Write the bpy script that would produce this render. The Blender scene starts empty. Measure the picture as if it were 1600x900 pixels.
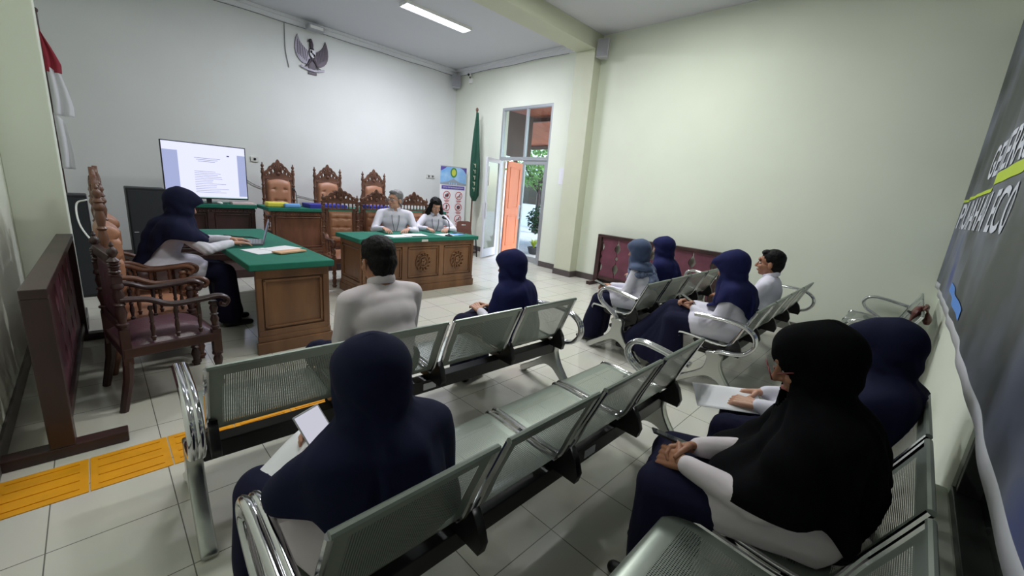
import bpy, bmesh, math, random
from mathutils import Vector, Matrix, Euler, noise
random.seed(7)
PI = math.pi
C = bpy.context.scene.collection
V = Vector

# ---------------------------------------------------------------- materials
MATS = {}
def srgb(c):
    return tuple((x/12.92 if x <= .04045 else ((x+.055)/1.055)**2.4) for x in c)
def mat(name, rgb, rough=.6, metal=0., spec=.5, var=0., vscale=6., bump=0., bscale=60., stretch=(1,1,1), sheen=0., coat=0., rgb2=None):
    m = bpy.data.materials.new(name); m.use_nodes = True
    nt = m.node_tree; b = nt.nodes['Principled BSDF']
    c = srgb([v/255 for v in rgb])
    b.inputs['Base Color'].default_value = (*c, 1)
    b.inputs['Roughness'].default_value = rough
    b.inputs['Metallic'].default_value = metal
    b.inputs['Specular IOR Level'].default_value = spec
    if sheen: b.inputs['Sheen Weight'].default_value = sheen
    if coat: b.inputs['Coat Weight'].default_value = coat; b.inputs['Coat Roughness'].default_value = .15
    if var or bump:
        tc = nt.nodes.new('ShaderNodeTexCoord'); mp = nt.nodes.new('ShaderNodeMapping')
        mp.inputs['Scale'].default_value = stretch
        nt.links.new(tc.outputs['Object'], mp.inputs['Vector'])
    if var:
        n = nt.nodes.new('ShaderNodeTexNoise'); n.inputs['Scale'].default_value = vscale; n.inputs['Detail'].default_value = 5
        nt.links.new(mp.outputs[0], n.inputs['Vector'])
        r = nt.nodes.new('ShaderNodeValToRGB')
        c2 = srgb([v/255 for v in rgb2]) if rgb2 else tuple(x*(1-var) for x in c)
        c1 = c if rgb2 else tuple(min(1, x*(1+var*.6)) for x in c)
        r.color_ramp.elements[0].position = .32; r.color_ramp.elements[1].position = .68
        r.color_ramp.elements[0].color = (*c2, 1); r.color_ramp.elements[1].color = (*c1, 1)
        nt.links.new(n.outputs['Fac'], r.inputs[0]); nt.links.new(r.outputs[0], b.inputs['Base Color'])
    if bump:
        n2 = nt.nodes.new('ShaderNodeTexNoise'); n2.inputs['Scale'].default_value = bscale; n2.inputs['Detail'].default_value = 3
        nt.links.new(mp.outputs[0], n2.inputs['Vector'])
        bp = nt.nodes.new('ShaderNodeBump'); bp.inputs['Strength'].default_value = bump; bp.inputs['Distance'].default_value = .01
        nt.links.new(n2.outputs['Fac'], bp.inputs['Height']); nt.links.new(bp.outputs[0], b.inputs['Normal'])
    MATS[name] = m
    return m
def emit(name, rgb, s):
    m = bpy.data.materials.new(name); m.use_nodes = True
    b = m.node_tree.nodes['Principled BSDF']; c = srgb([v/255 for v in rgb])
    b.inputs['Base Color'].default_value = (0, 0, 0, 1)
    b.inputs['Emission Color'].default_value = (*c, 1); b.inputs['Emission Strength'].default_value = s
    return m

WALL = mat('wall_paint', (226,228,226), .75, var=.04, vscale=.8, bump=.05, bscale=40)
WALLG = mat('wall_paint_green', (226,231,216), .75, var=.04, vscale=.8, bump=.05, bscale=40)
BEAM = mat('beam_paint', (205,208,186), .7, var=.03, vscale=2)
CEIL = mat('ceiling_paint', (208,208,214), .8, var=.03, vscale=.7)
WHITE = mat('white_paint', (235,235,232), .5)
CORN = mat('cornice_paint', (232,232,236), .6)
BASEB = mat('baseboard_tile', (88,80,80), .35, var=.15, vscale=8)
CHROME = mat('chrome', (215,215,218), .12, 1.)
CAST = mat('cast_aluminium', (190,192,188), .28, 1.)
BLACKM = mat('black_steel', (22,22,24), .38)
BLACKP = mat('black_plastic', (16,17,20), .4)
RUBBER = mat('rubber', (25,25,25), .8)
WOOD = mat('carved_teak', (132,88,66), .42, var=.4, vscale=5, stretch=(1,1,.25), rgb2=(80,50,38), coat=.15)
WOODL = mat('desk_teak', (138,98,66), .42, var=.4, vscale=4, stretch=(1,1,.22), rgb2=(92,60,40), coat=.15)
WOODD = mat('dark_mahogany', (66,40,38), .4, var=.4, vscale=5, stretch=(1,1,.25), rgb2=(44,28,28), coat=.1)
WOODR = mat('maroon_board', (108,58,74), .5, var=.25, vscale=5)
LEATH = mat('tan_leather', (176,124,96), .42, var=.12, vscale=4, bump=.1, bscale=150)
LEATHM = mat('maroon_leather', (92,62,72), .33, var=.2, vscale=6, bump=.15, bscale=90)
GREENC = mat('green_baize', (22,112,92), .85, var=.08, vscale=12, bump=.1, bscale=300)
STEELS = mat('seat_steel', (140,148,140), .32, .45, var=.05, vscale=3)
NAVY = mat('navy_cloth', (24,27,54), .9, spec=.18, var=.12, vscale=5, bump=.06, bscale=200)
NAVYB = mat('navy_jersey', (28,31,76), .9, spec=.2, var=.12, vscale=5, bump=.06, bscale=200)
NAVYS = mat('navy_skirt_cloth', (25,26,52), .9, spec=.2, var=.12, vscale=5, bump=.06, bscale=200)
BLACKC = mat('black_cloth', (11,11,14), .95, spec=.08, var=.1, vscale=5, bump=.06, bscale=200)
SHIRT = mat('white_shirt_cloth', (222,219,233), .8, var=.03, vscale=10, bump=.12, bscale=9)
SHIRTB = mat('cream_shirt_cloth', (216,206,212), .8, var=.03, vscale=10, bump=.12, bscale=9)
SKIN = mat('skin', (198,148,124), .5, var=.06, vscale=20)
SKIND = mat('skin_tan', (168,118,92), .5, var=.06, vscale=20)
HAIR = mat('black_hair', (12,10,11), .6, spec=.2, var=.4, vscale=30, bump=.5, bscale=140, stretch=(1,1,.2))
HAIRG = mat('grey_hair', (118,116,118), .5, var=.4, vscale=30, bump=.4, bscale=140, stretch=(1,1,.2))
EYEW = mat('eye_white', (235,232,228), .3); EYEB = mat('eye_iris', (30,20,16), .2)
LIP = mat('lip', (170,96,88), .5)
PAPER = mat('paper', (238,238,244), .8)
GREYPL = mat('grey_plastic', (176,176,180), .5)
YEL = mat('tactile_yellow', (232,160,18), .5, var=.08, vscale=9)
YELD = mat('tactile_groove', (176,116,16), .6)
ALU = mat('door_aluminium', (176,180,184), .4, .5)
ALUW = mat('door_frame_white', (206,206,210), .45)
ORANGE = mat('orange_door_wood', (204,118,76), .45, var=.15, vscale=3, stretch=(1,1,.2))
MAROON = mat('bolt_red', (120,30,40), .5)
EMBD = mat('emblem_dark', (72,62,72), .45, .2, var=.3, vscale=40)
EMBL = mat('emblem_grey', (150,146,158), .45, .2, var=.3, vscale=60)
RED = mat('flag_red', (150,44,58), .8); FWHITE = mat('flag_white', (222,222,226), .8)
FGREEN = mat('flag_green', (24,74,56), .8, var=.15, vscale=6)
BLUEF = mat('blue_folder', (44,48,150), .6)
LBLUE = mat('light_blue_plastic', (110,165,225), .5); YELP = mat('yellow_plastic', (226,214,80), .5)
PINKB = mat('manila', (222,176,140), .7)
LGREY = mat('laptop_grey', (120,122,128), .4, .4)
BROWNL = mat('brown_leather', (92,48,42), .35, var=.2, vscale=10, bump=.3, bscale=50)
PLATEW = mat('plate_white', (214,214,208), .5)

def glass_mat():
    m = bpy.data.materials.new('window_glass'); m.use_nodes = True; nt = m.node_tree
    for n in list(nt.nodes):
        if n.type != 'OUTPUT_MATERIAL': nt.nodes.remove(n)
    o = [n for n in nt.nodes][0]
    t = nt.nodes.new('ShaderNodeBsdfTransparent'); t.inputs[0].default_value = (.86,.9,.89,1)
    g = nt.nodes.new('ShaderNodeBsdfGlossy'); g.inputs['Roughness'].default_value = .02
    lw = nt.nodes.new('ShaderNodeLayerWeight'); pw_ = nt.nodes.new('ShaderNodeMath'); pw_.operation = 'POWER'; pw_.inputs[1].default_value = 4; nt.links.new(lw.outputs['Facing'], pw_.inputs[0]); f = nt.nodes.new('ShaderNodeMath'); f.operation = 'MULTIPLY_ADD'; f.inputs[1].default_value = .6; f.inputs[2].default_value = .03; nt.links.new(pw_.outputs[0], f.inputs[0])
    x = nt.nodes.new('ShaderNodeMixShader')
    nt.links.new(f.outputs[0], x.inputs[0]); nt.links.new(t.outputs[0], x.inputs[1]); nt.links.new(g.outputs[0], x.inputs[2])
    nt.links.new(x.outputs[0], o.inputs[0]); return m
GLASS = glass_mat()

def perf_mat():
    m = bpy.data.materials.new('perforated_steel'); m.use_nodes = True; nt = m.node_tree
    b = nt.nodes['Principled BSDF']; o = nt.nodes['Material Output']
    b.inputs['Base Color'].default_value = (*srgb([v/255 for v in (140,148,140)]), 1)
    b.inputs['Metallic'].default_value = .45; b.inputs['Roughness'].default_value = .3
    uv = nt.nodes.new('ShaderNodeUVMap')
    sc = nt.nodes.new('ShaderNodeVectorMath'); sc.operation = 'SCALE'; sc.inputs['Scale'].default_value = 1/.0075
    nt.links.new(uv.outputs[0], sc.inputs[0])
    fr = nt.nodes.new('ShaderNodeVectorMath'); fr.operation = 'FRACTION'; nt.links.new(sc.outputs[0], fr.inputs[0])
    su = nt.nodes.new('ShaderNodeVectorMath'); su.operation = 'SUBTRACT'; su.inputs[1].default_value = (.5,.5,0); nt.links.new(fr.outputs[0], su.inputs[0])
    sp = nt.nodes.new('ShaderNodeSeparateXYZ'); nt.links.new(su.outputs[0], sp.inputs[0])
    cb = nt.nodes.new('ShaderNodeCombineXYZ'); nt.links.new(sp.outputs[0], cb.inputs[0]); nt.links.new(sp.outputs[1], cb.inputs[1])
    ln = nt.nodes.new('ShaderNodeVectorMath'); ln.operation = 'LENGTH'; nt.links.new(cb.outputs[0], ln.inputs[0])
    lt = nt.nodes.new('ShaderNodeMath'); lt.operation = 'LESS_THAN'; lt.inputs[1].default_value = .275; nt.links.new(ln.outputs['Value'], lt.inputs[0])
    tr = nt.nodes.new('ShaderNodeBsdfTransparent'); x = nt.nodes.new('ShaderNodeMixShader')
    nt.links.new(lt.outputs[0], x.inputs[0]); nt.links.new(b.outputs[0], x.inputs[1]); nt.links.new(tr.outputs[0], x.inputs[2])
    nt.links.new(x.outputs[0], o.inputs[0]); return m
PERF = perf_mat()

def floor_mat():
    m = bpy.data.materials.new('ceramic_floor_tile'); m.use_nodes = True; nt = m.node_tree
    b = nt.nodes['Principled BSDF']
    tc = nt.nodes.new('ShaderNodeTexCoord'); mp = nt.nodes.new('ShaderNodeMapping')
    mp.inputs['Location'].default_value = (-.119, -.093, 0)
    nt.links.new(tc.outputs['Object'], mp.inputs['Vector'])
    br = nt.nodes.new('ShaderNodeTexBrick'); br.offset = 0; br.squash = 1
    br.inputs['Scale'].default_value = 1; br.inputs['Brick Width'].default_value = .4; br.inputs['Row Height'].default_value = .4
    br.inputs['Mortar Size'].default_value = .0022; br.inputs['Mortar Smooth'].default_value = .1; br.inputs['Bias'].default_value = 0
    br.inputs['Color1'].default_value = (*srgb((.85,.84,.80)), 1); br.inputs['Color2'].default_value = (*srgb((.84,.83,.79)), 1)
    br.inputs['Mortar'].default_value = (*srgb((.42,.41,.38)), 1)
    nt.links.new(mp.outputs[0], br.inputs['Vector'])
    n = nt.nodes.new('ShaderNodeTexNoise'); n.inputs['Scale'].default_value = 3; n.inputs['Detail'].default_value = 4
    nt.links.new(tc.outputs['Object'], n.inputs['Vector'])
    mx = nt.nodes.new('ShaderNodeMixRGB'); mx.blend_type = 'MULTIPLY'; mx.inputs[0].default_value = .12
    nt.links.new(br.outputs['Color'], mx.inputs[1]); nt.links.new(n.outputs['Color'], mx.inputs[2])
    nt.links.new(mx.outputs[0], b.inputs['Base Color'])
    b.inputs['Roughness'].default_value = .16; b.inputs['Specular IOR Level'].default_value = .6
    return m
FLOOR = floor_mat()

# ---------------------------------------------------------------- object helpers
def tag(o, label=None, cat=None, group=None, kind=None):
    if label: o['label'] = label
    if cat: o['category'] = cat
    if group: o['group'] = group
    if kind: o['kind'] = kind
    return o
def empty(name, loc=(0,0,0), rz=0, label=None, cat=None, group=None):
    o = bpy.data.objects.new(name, None); C.objects.link(o); o.empty_display_size = .1
    o.location = loc; o.rotation_euler = (0,0,rz); return tag(o, label, cat, group)
def kids(o): return [c for c in C.objects if c.parent == o]
def copy_tree(o, parent=None, ks=None):
    c = o.copy(); C.objects.link(c)
    if parent: c.parent = parent
    for ch in kids(o): copy_tree(ch, c)
    return c

class M:
    def __init__(s): s.v = []; s.f = []; s.mi = []; s.uv = None
    def add(s, vs, fs, mi=0, mx=None):
        b = len(s.v)
        for p in vs: s.v.append((mx @ V(p)) if mx else V(p))
        for f in fs: s.f.append([i+b for i in f]); s.mi.append(mi)
        return s
    def box(s, x0, x1, y0, y1, z0, z1, mi=0, mx=None):
        vs = [(x,y,z) for x in (x0,x1) for y in (y0,y1) for z in (z0,z1)]
        return s.add(vs, [(0,1,3,2),(4,6,7,5),(0,4,5,1),(2,3,7,6),(0,2,6,4),(1,5,7,3)], mi, mx)
    def tube(s, pts, r, n=10, mi=0, cap=True, flat=None, up=None, mx=None, closed=False):
        pts = [V(p) for p in pts]; N = len(pts); rs = r if isinstance(r, (list,tuple)) else [r]*N
        vs = []; prev = None
        for i, p in enumerate(pts):
            if closed: t = pts[(i+1)%N]-pts[i-1]
            else: t = pts[min(i+1,N-1)]-pts[max(i-1,0)]
            t.normalize()
            u = V(up) if up else (prev if prev else (V((0,0,1)) if abs(t.z) < .9 else V((1,0,0))))
            a = u - t*u.dot(t)
            if a.length < 1e-5: a = V((1,0,0)) - t*t.x
            a.normalize(); bb = t.cross(a); 
            if not up: prev = a
            f = flat or (1,1)
            for k in range(n):
                an = 2*PI*k/n; vs.append(p + a*math.cos(an)*rs[i]*f[0] + bb*math.sin(an)*rs[i]*f[1])
        fs = []
        for i in range(N if closed else N-1):
            j = (i+1) % N
            for k in range(n): fs.append((i*n+k, i*n+(k+1)%n, j*n+(k+1)%n, j*n+k))
        if cap and not closed: fs.append(tuple(range(n))[::-1]); fs.append(tuple((N-1)*n+k for k in range(n)))
        return s.add(vs, fs, mi, mx)
    def lathe(s, prof, n=16, mi=0, mx=None):   # prof [(r,z)]
        vs = []; fs = []
        for r, z in prof:
            for k in range(n): vs.append((r*math.cos(2*PI*k/n), r*math.sin(2*PI*k/n), z))
        for i in range(len(prof)-1):
            for k in range(n): fs.append((i*n+k, i*n+(k+1)%n, (i+1)*n+(k+1)%n, (i+1)*n+k))
        fs.append(tuple(range(n))[::-1]); fs.append(tuple((len(prof)-1)*n+k for k in range(n)))
        return s.add(vs, fs, mi, mx)
    def ball(s, c, r, mi=0, nu=16, nv=10, mx=None):
        r = r if isinstance(r, (tuple,list)) else (r,r,r)
        vs = [(c[0], c[1], c[2]-r[2])]; fs = []
        for j in range(1, nv):
            th = -PI/2+PI*j/nv
            for k in range(nu): vs.append((c[0]+r[0]*math.cos(th)*math.cos(2*PI*k/nu), c[1]+r[1]*math.cos(th)*math.sin(2*PI*k/nu), c[2]+r[2]*math.sin(th)))
        vs.append((c[0], c[1], c[2]+r[2])); L = len(vs)-1
        for k in range(nu):
            fs.append((0, 1+(k+1)%nu, 1+k)); fs.append((L, L-nu+k, L-nu+(k+1)%nu))
            for j in range(nv-2): a = 1+j*nu; fs.append((a+k, a+(k+1)%nu, a+nu+(k+1)%nu, a+nu+k))
        return s.add(vs, fs, mi, mx)
    def mesh(s, name='m', smooth=False):
        me = bpy.data.meshes.new(name); me.from_pydata([tuple(v) for v in s.v], [], s.f); me.update()
        if s.uv:
            l = me.uv_layers.new(name='UVMap')
            for lp in me.loops: l.data[lp.index].uv = s.uv[lp.vertex_index]
        for p, mi in zip(me.polygons, s.mi): p.material_index = mi; p.use_smooth = smooth
        return me
    def build(s, name, mats, parent=None, bevel=0, smooth=False, seg=2, sub=0):
        me = s.mesh(name, smooth)
        for m in (mats if isinstance(mats, (list,tuple)) else [mats]): me.materials.append(m)
        o = bpy.data.objects.new(name, me); C.objects.link(o)
        if parent: o.parent = parent
        if bevel:
            b = o.modifiers.new('b', 'BEVEL'); b.width = bevel; b.segments = seg; b.limit_method = 'ANGLE'; b.angle_limit = .6
        if smooth and (bevel or smooth == 'auto'):
            pass
        if smooth:
            try: me.set_sharp_from_angle(angle=.7)
            except Exception: pass
        return o
def plate_mesh(outer, holes=(), thick=.02, bevel=0., res=6):
    cu = bpy.data.curves.new('c', 'CURVE'); cu.dimensions = '2D'; cu.fill_mode = 'BOTH'; cu.extrude = thick/2; cu.bevel_depth = bevel; cu.bevel_resolution = 1
    if outer and isinstance(outer[0][0], (int, float)): outer = [outer]
    for pts in list(outer)+list(holes):
        sp = cu.splines.new('POLY'); sp.points.add(len(pts)-1)
        for i, p in enumerate(pts): sp.points[i].co = (p[0], p[1], 0, 1)
        sp.use_cyclic_u = True
    o = bpy.data.objects.new('t', cu); C.objects.link(o)
    bpy.context.view_layer.update()
    me = bpy.data.meshes.new_from_object(o.evaluated_get(bpy.context.evaluated_depsgraph_get()))
    bpy.data.objects.remove(o); return me
XZ = Matrix(((1,0,0,0),(0,0,-1,0),(0,1,0,0),(0,0,0,1)))     # curve plane XY -> XZ (facing -Y)
YZ = Matrix(((0,0,1,0),(1,0,0,0),(0,1,0,0),(0,0,0,1)))      # curve plane XY -> YZ (facing +X)
def plate(name, outer, holes, thick, m, parent=None, mx=XZ, bevel=0.):
    me = plate_mesh(outer, holes, thick, bevel); me.transform(mx); me.materials.clear(); me.materials.append(m)
    o = bpy.data.objects.new(name, me); C.objects.link(o)
    if parent: o.parent = parent
    return o
def text(name, s, size, m, mx, parent=None, ext=.0006, align='CENTER', offset=0., shear=0., spacing=1., wx=1.):
    cu = bpy.data.curves.new('t', 'FONT'); cu.body = s; cu.size = size; cu.extrude = ext; cu.align_x = align; cu.offset = offset; cu.shear = shear; cu.space_character = spacing
    o = bpy.data.objects.new('t', cu); C.objects.link(o); bpy.context.view_layer.update()
    me = bpy.data.meshes.new_from_object(o.evaluated_get(bpy.context.evaluated_depsgraph_get())); bpy.data.objects.remove(o)
    me.transform(mx @ Matrix.Diagonal((wx,1,1,1))); me.materials.clear(); me.materials.append(m)
    o = bpy.data.objects.new(name, me); C.objects.link(o)
    if parent: o.parent = parent
    return o
def circ(cx, cy, rx, ry=None, n=24, a0=0, a1=2*PI):
    ry = ry or rx; return [(cx+rx*math.cos(a0+(a1-a0)*i/n), cy+ry*math.sin(a0+(a1-a0)*i/n)) for i in range(n)]
def spline(pts, n=6):   # catmull-rom through 3d points
    P = [V(p) for p in pts]; P = [2*P[0]-P[1]]+P+[2*P[-1]-P[-2]]; out = []
    for i in range(1, len(P)-2):
        for k in range(n):
            t = k/n; a, b, c, d = P[i-1:i+3]
            out.append(.5*((2*b)+(c-a)*t+(2*a-5*b+4*c-d)*t*t+(3*b-a-3*c+d)*t**3))
    out.append(P[-2]); return out

# ---------------------------------------------------------------- camera
f_, ya, pi_, ro = 636.58, 0.80408, 0.23528, -0.083249
ca, sa, cp, sp_ = math.cos(ya), math.sin(ya), math.cos(pi_), math.sin(pi_)
fwd = V((sa*cp, ca*cp, -sp_)); rt = V((ca, -sa, 0)); dn = fwd.cross(rt)
r2 = math.cos(ro)*rt+math.sin(ro)*dn; d2 = -math.sin(ro)*rt+math.cos(ro)*dn
cam = bpy.data.cameras.new('camera'); co = bpy.data.objects.new('camera', cam); C.objects.link(co)
cam.sensor_width = 36; cam.lens = f_/1600*36; cam.clip_start = .02
mw = Matrix((( r2.x, -d2.x, -fwd.x, 0),( r2.y, -d2.y, -fwd.y, 0),( r2.z, -d2.z, -fwd.z, 1.5),(0,0,0,1)))
co.matrix_world = mw
bpy.context.scene.camera = co

# ---------------------------------------------------------------- room
H = 4.13; XL, XR, YN, YF = -.46, 6.44, -.30, 8.6
def struct(name, mb, m, bevel=0, parent=None):
    o = mb.build(name, m, parent, bevel=bevel)
    if not parent: o['kind'] = 'structure'
    return o
struct('floor', M().box(XL-.2, XR+.25, YN-.2, YF+.2, -.1, 0), FLOOR)
struct('ceiling', M().box(XL-.2, XR+.25, YN-.2, YF+.2, H, H+.1), CEIL)
struct('wall_front', M().box(XL-.2, XR+.2, YF, YF+.2, 0, H), WALL)
DY0, DY1, DZ = 5.50, 6.92, 3.19
struct('wall_right', M().box(XR, XR+.2, 4.6, DY0, 0, H).box(XR, XR+.2, DY1, YF, 0, H).box(XR, XR+.2, DY0, DY1, DZ, H).box(XR-.11, XR+.2, YN-.2, 4.6, 0, H), WALLG)
struct('wall_left', M().box(XL-.2, XL, YN-.2, YF, 0, H), WALLG)
struct('wall_near', M().box(2.2, XR, YN-.2, YN, 0, H).box(XL, 2.2, YN-.2, YN, 0, .5).box(XL, 2.2, YN-.2, YN, 2.6, H), WALLG)
struct('trim_1', M().box(XL, XR, 4.45, 4.84, 3.88, H), BEAM, .004)                 # ceiling beam
struct('trim_2', M().box(6.13, XR, 4.45, 4.84, 0, 3.88), BEAM, .004)                # pilaster at right wall
struct('trim_3', M().box(XL, -.165, 5.0, 5.35, 0, H), WALLG, .006)                  # pilaster at left wall
# cornice
struct('trim_4', M().box(XL, XR, YF-.05, YF, H-.12, H).box(XL, XR, YF-.09, YF, H-.05, H).box(XR-.05, XR, 4.84, YF, H-.12, H).box(XR-.09, XR, 4.84, YF, H-.05, H), CORN, .006)
# baseboards
bb = M().box(XR-.012, XR, 4.84, DY0, 0, .11).box(6.118, 6.13, 4.45, 4.84, 0, .11).box(6.118, XR-.11, 4.438, 4.45, 0, .11).box(6.118, XR, 4.84, 4.852, 0, .11)
bb.box(XR-.122, XR-.11, YN, 4.45, 0, .11).box(XR-.012, XR, DY1, YF, 0, .11)
struct('baseboard_right', bb, BASEB, .002)
struct('baseboard_front', M().box(XL, XR, YF-.012, YF, 0, .11), BASEB, .002)
struct('baseboard_left', M().box(XL, XL+.012, YN, 5.0, 0, .11).box(XL, -.153, 4.988, 5.0, 0, .11).box(-.165, -.153, 4.988, 5.35, 0, .11), BASEB, .002)
# window below the banner (near wall)
w = struct('window_1', M().box(XL, 2.2, YN-.1, YN+.0, .5, .54).box(2.15, 2.2, YN-.09, YN-.01, .54, 2.6).box(1.28, 1.32, YN-.09, YN-.03, .54, 2.6).box(XL, 2.2, YN-.09, YN-.01, 2.56, 2.6).box(XL, 2.2, YN-.09, YN-.03, 1.2, 1.24), mat('window_frame_dark', (70,74,72), .4, .4), .003)
struct('window_pane', M().box(XL, 2.2, YN-.075, YN-.07, .54, 2.56), mat('tinted_glass', (18,22,22), .08), 0, w)
struct('window_sill', M().box(XL, 2.25, YN, YN+.045, .47, .5), WALLG, .004, w)

# tactile paving strip
ts = M(); gr = 0
x = XL
while x < 1.35:
    x1 = min(x+.298, 1.37)
    ts.box(x+.002, x1, 2.42, 2.72, 0, .004)
    for k in range(4):
        y = 2.46+k*.0735
        ts.box(x+.03, x1-.03, y, y+.022, .004, .0075)
        ts.box(x+.035, x1-.035, y+.022, y+.026, .0035, .0045, 1)
    x += .302
struct('trim_5', ts, [YEL, YELD])

# ---------------------------------------------------------------- door
d = M()
fy = .045
d.box(XR-.0, XR+.08, DY0, DY0+fy, 0, DZ).box(XR, XR+.08, DY1-fy, DY1, 0, DZ).box(XR, XR+.08, DY0+fy, DY1-fy, DZ-.05, DZ).box(XR, XR+.08, DY0+fy, DY1-fy, 2.12, 2.19).box(XR+.01, XR+.07, 6.17, 6.215, 2.19, DZ-.05)
d.box(XR, XR+.08, DY0+fy, DY0+.06, 0, .02)
door = struct('door_1', d, ALU, .003)
struct('transom_pane', M().box(XR+.04, XR+.045, DY0+fy, 6.17, 2.19, DZ-.05).box(XR+.04, XR+.045, 6.215, DY1-fy, 2.19, DZ-.05), GLASS, 0, door)
lf = struct('glass_leaf', M().box(XR+.02, XR+.06, 5.55, 5.61, .02, 2.12).box(XR+.02, XR+.06, 6.15, 6.21, .02, 2.12).box(XR+.02, XR+.06, 5.61, 6.15, .02, .14).box(XR+.02, XR+.06, 5.61, 6.15, 2.04, 2.12), ALU, .003, door)
struct('leaf_pane', M().box(XR+.037, XR+.042, 5.61, 6.15, .14, 2.04), GLASS, 0, lf)
struct('door_handle', M().box(XR-.03, XR-.01, 6.165, 6.19, .9, 1.2).box(XR-.02, XR+.02, 6.17, 6.185, .93, .95).box(XR-.02, XR+.02, 6.17, 6.185, 1.15, 1.17), ALUW, .003, lf)
# the open leaf, swung into the room
ol = struct('open_leaf', M().box(0, .07, -.02, .02, .02, 2.12).box(.60, .67, -.02, .02, .02, 2.12).box(.07, .60, -.02, .02, .02, .2).box(.07, .60, -.02, .02, 2.04, 2.12), ALUW, .003, door)
ol.location = (XR-.01, 6.87, 0); ol.rotation_euler = (0,0,math.radians(180+22))
struct('leaf_pane', M().box(.07, .60, -.003, .003, .2, 2.04), GLASS, 0, ol)
struct('door_handle', M().box(.62, .65, .03, .05, .85, 1.2).box(.625,.645,.02,.04,.88,.9).box(.625,.645,.02,.04,1.15,1.17).box(.62, .65, -.05, -.03, .85, 1.2).box(.625,.645,-.04,-.02,.88,.9).box(.625,.645,-.04,-.02,1.15,1.17), ALUW, .003, ol)
# orange wooden outer leaf
wl = empty('wooden_door_leaf', (XR+.19, 6.84, 0), math.radians(12), 'orange-brown panelled wooden door leaf standing open behind the glass door', 'door')
pm = M().box(0, .62, -.02, .02, .02, 2.12)
o_ = pm.build('panel', ORANGE, wl, bevel=.003)
fr = M()
for (a, b, c_, d_) in ((.1,.52,.22,.92),(.1,.52,1.08,2.0)):
    for s in (-1, 1):
        y0, y1 = (.02,.03) if s > 0 else (-.03,-.02)
        fr.box(a, b, y0, y1, c_, c_+.03).box(a, b, y0, y1, d_-.03, d_).box(a, a+.03, y0, y1, c_, d_).box(b-.03, b, y0, y1, c_, d_)
fr.build('moulding', ORANGE, wl, bevel=.003)
M().box(XR+.02, XR+.5, 5.95, 6.5, 0, .012).build('doormat_tmp', MAROON)
o = C.objects['doormat_tmp']; o.name = 'doormat'; tag(o, 'small red doormat on the threshold of the glass door', 'doormat')

# ---------------------------------------------------------------- outdoors through the door
PAVE = mat('outdoor_paving', (205,202,196), .6, var=.08, vscale=4)
LEAF = mat('leaf_green', (120,168,84), .6, var=.35, vscale=9); LEAFD = mat('leaf_dark', (52,84,52), .5, var=.3, vscale=9); LEAFY = mat('leaf_lime', (190,205,80), .6, var=.2)
tag(M().box(XR+.22, 26, 1, 26, -.16, -.08).build('paving', PAVE), kind='structure')
def foliage(mb, c, r, n, s, seed):
    rnd = random.Random(seed)
    for i in range(n):
        while True:
            p = V((rnd.uniform(-1,1), rnd.uniform(-1,1), rnd.uniform(-1,1)))
            if .25 < p.length < 1: break
        p = V((c[0]+p.x*r[0], c[1]+p.y*r[1], c[2]+p.z*r[2]))
        e = Euler((rnd.uniform(-1,1), rnd.uniform(-1,1), rnd.uniform(0,6.28))).to_matrix().to_4x4()
        mx = Matrix.Translation(p) @ e
        L = s*rnd.uniform(.7,1.3)
        mb.add([(0,0,0),(L*.3,L*.4,L*.06),(0,L,-.1*L),(-L*.3,L*.4,L*.06)], [(0,1,2),(0,2,3)], 0, mx)
def tree(name, x, y, h, r, m, s, n, label, seed, cat='tree', z0=-.08, bark=WOODD):
    e = empty(name, (x,y,z0), 0, label, cat)
    mb = M(); foliage(mb, (0,0,h), r, n, s, seed); mb.build('foliage', m, e)
    t = M().tube([(0,0,0),(.05,.03,h*.4),(0,0,h)], [.08*r[0]+.02,.06*r[0]+.015,.03*r[0]+.005]);
    rnd = random.Random(seed)
    for k in range(6):
        a = rnd.uniform(0,6.28); t.tube([(0,0,h*.55),(math.cos(a)*r[0]*.6, math.sin(a)*r[1]*.6, h+rnd.uniform(-.3,.4)*r[2])], [.025*r[0]+.006,.01])
    t.build('trunk', bark, e, smooth=True); return e
tree('garden_tree', 12.15, 10.7, 2.75, (1.2,1.5,1.1), LEAF, .15, 2600, 'bright green leafy tree seen through the glass door', 3)
tree('garden_shrub', 9.6, 8.2, .75, (.5,.45,.45), LEAFD, .12, 700, 'dark green bushy shrub behind the glass door, below the tree', 4, 'shrub')
def pot_plant(x, y, m, label, seed, s=1):
    e = empty('potted_plant', (x,y,-.08), 0, label, 'potted plant')
    M().lathe([(.10*s,0),(.12*s,.02),(.15*s,.14*s),(.165*s,.16*s),(.165*s,.18*s),(.14*s,.18*s),(.13*s,.14*s)]).build('pot', mat('pot_grey'+str(seed), (70,70,74), .6), e, smooth=True)
    mb = M(); rnd = random.Random(seed)
    for k in range(26):
        a = rnd.uniform(0,6.28); l = rnd.uniform(.14,.24)*s; w = .02
        t = rnd.uniform(.3,1)
        mx = Matrix.Translation((0,0,.16*s)) @ Matrix.Rotation(a,4,'Z')
        mb.add([(0,-w,0),(0,w,0),(l*t*.5,w*1.2,l*.7),(l*t*.5,-w*1.2,l*.7),(l*t,0,l*1.0)], [(0,1,2,3),(3,2,4)], 0, mx)
    mb.build('leaves', m, e)
pot_plant(7.95, 7.0, LEAFY, 'lime green spiky plant in a grey pot outside the door', 11)
pot_plant(8.1, 6.72, LEAFD, 'dark leafy plant in a grey pot right of the lime one outside', 12)
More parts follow.
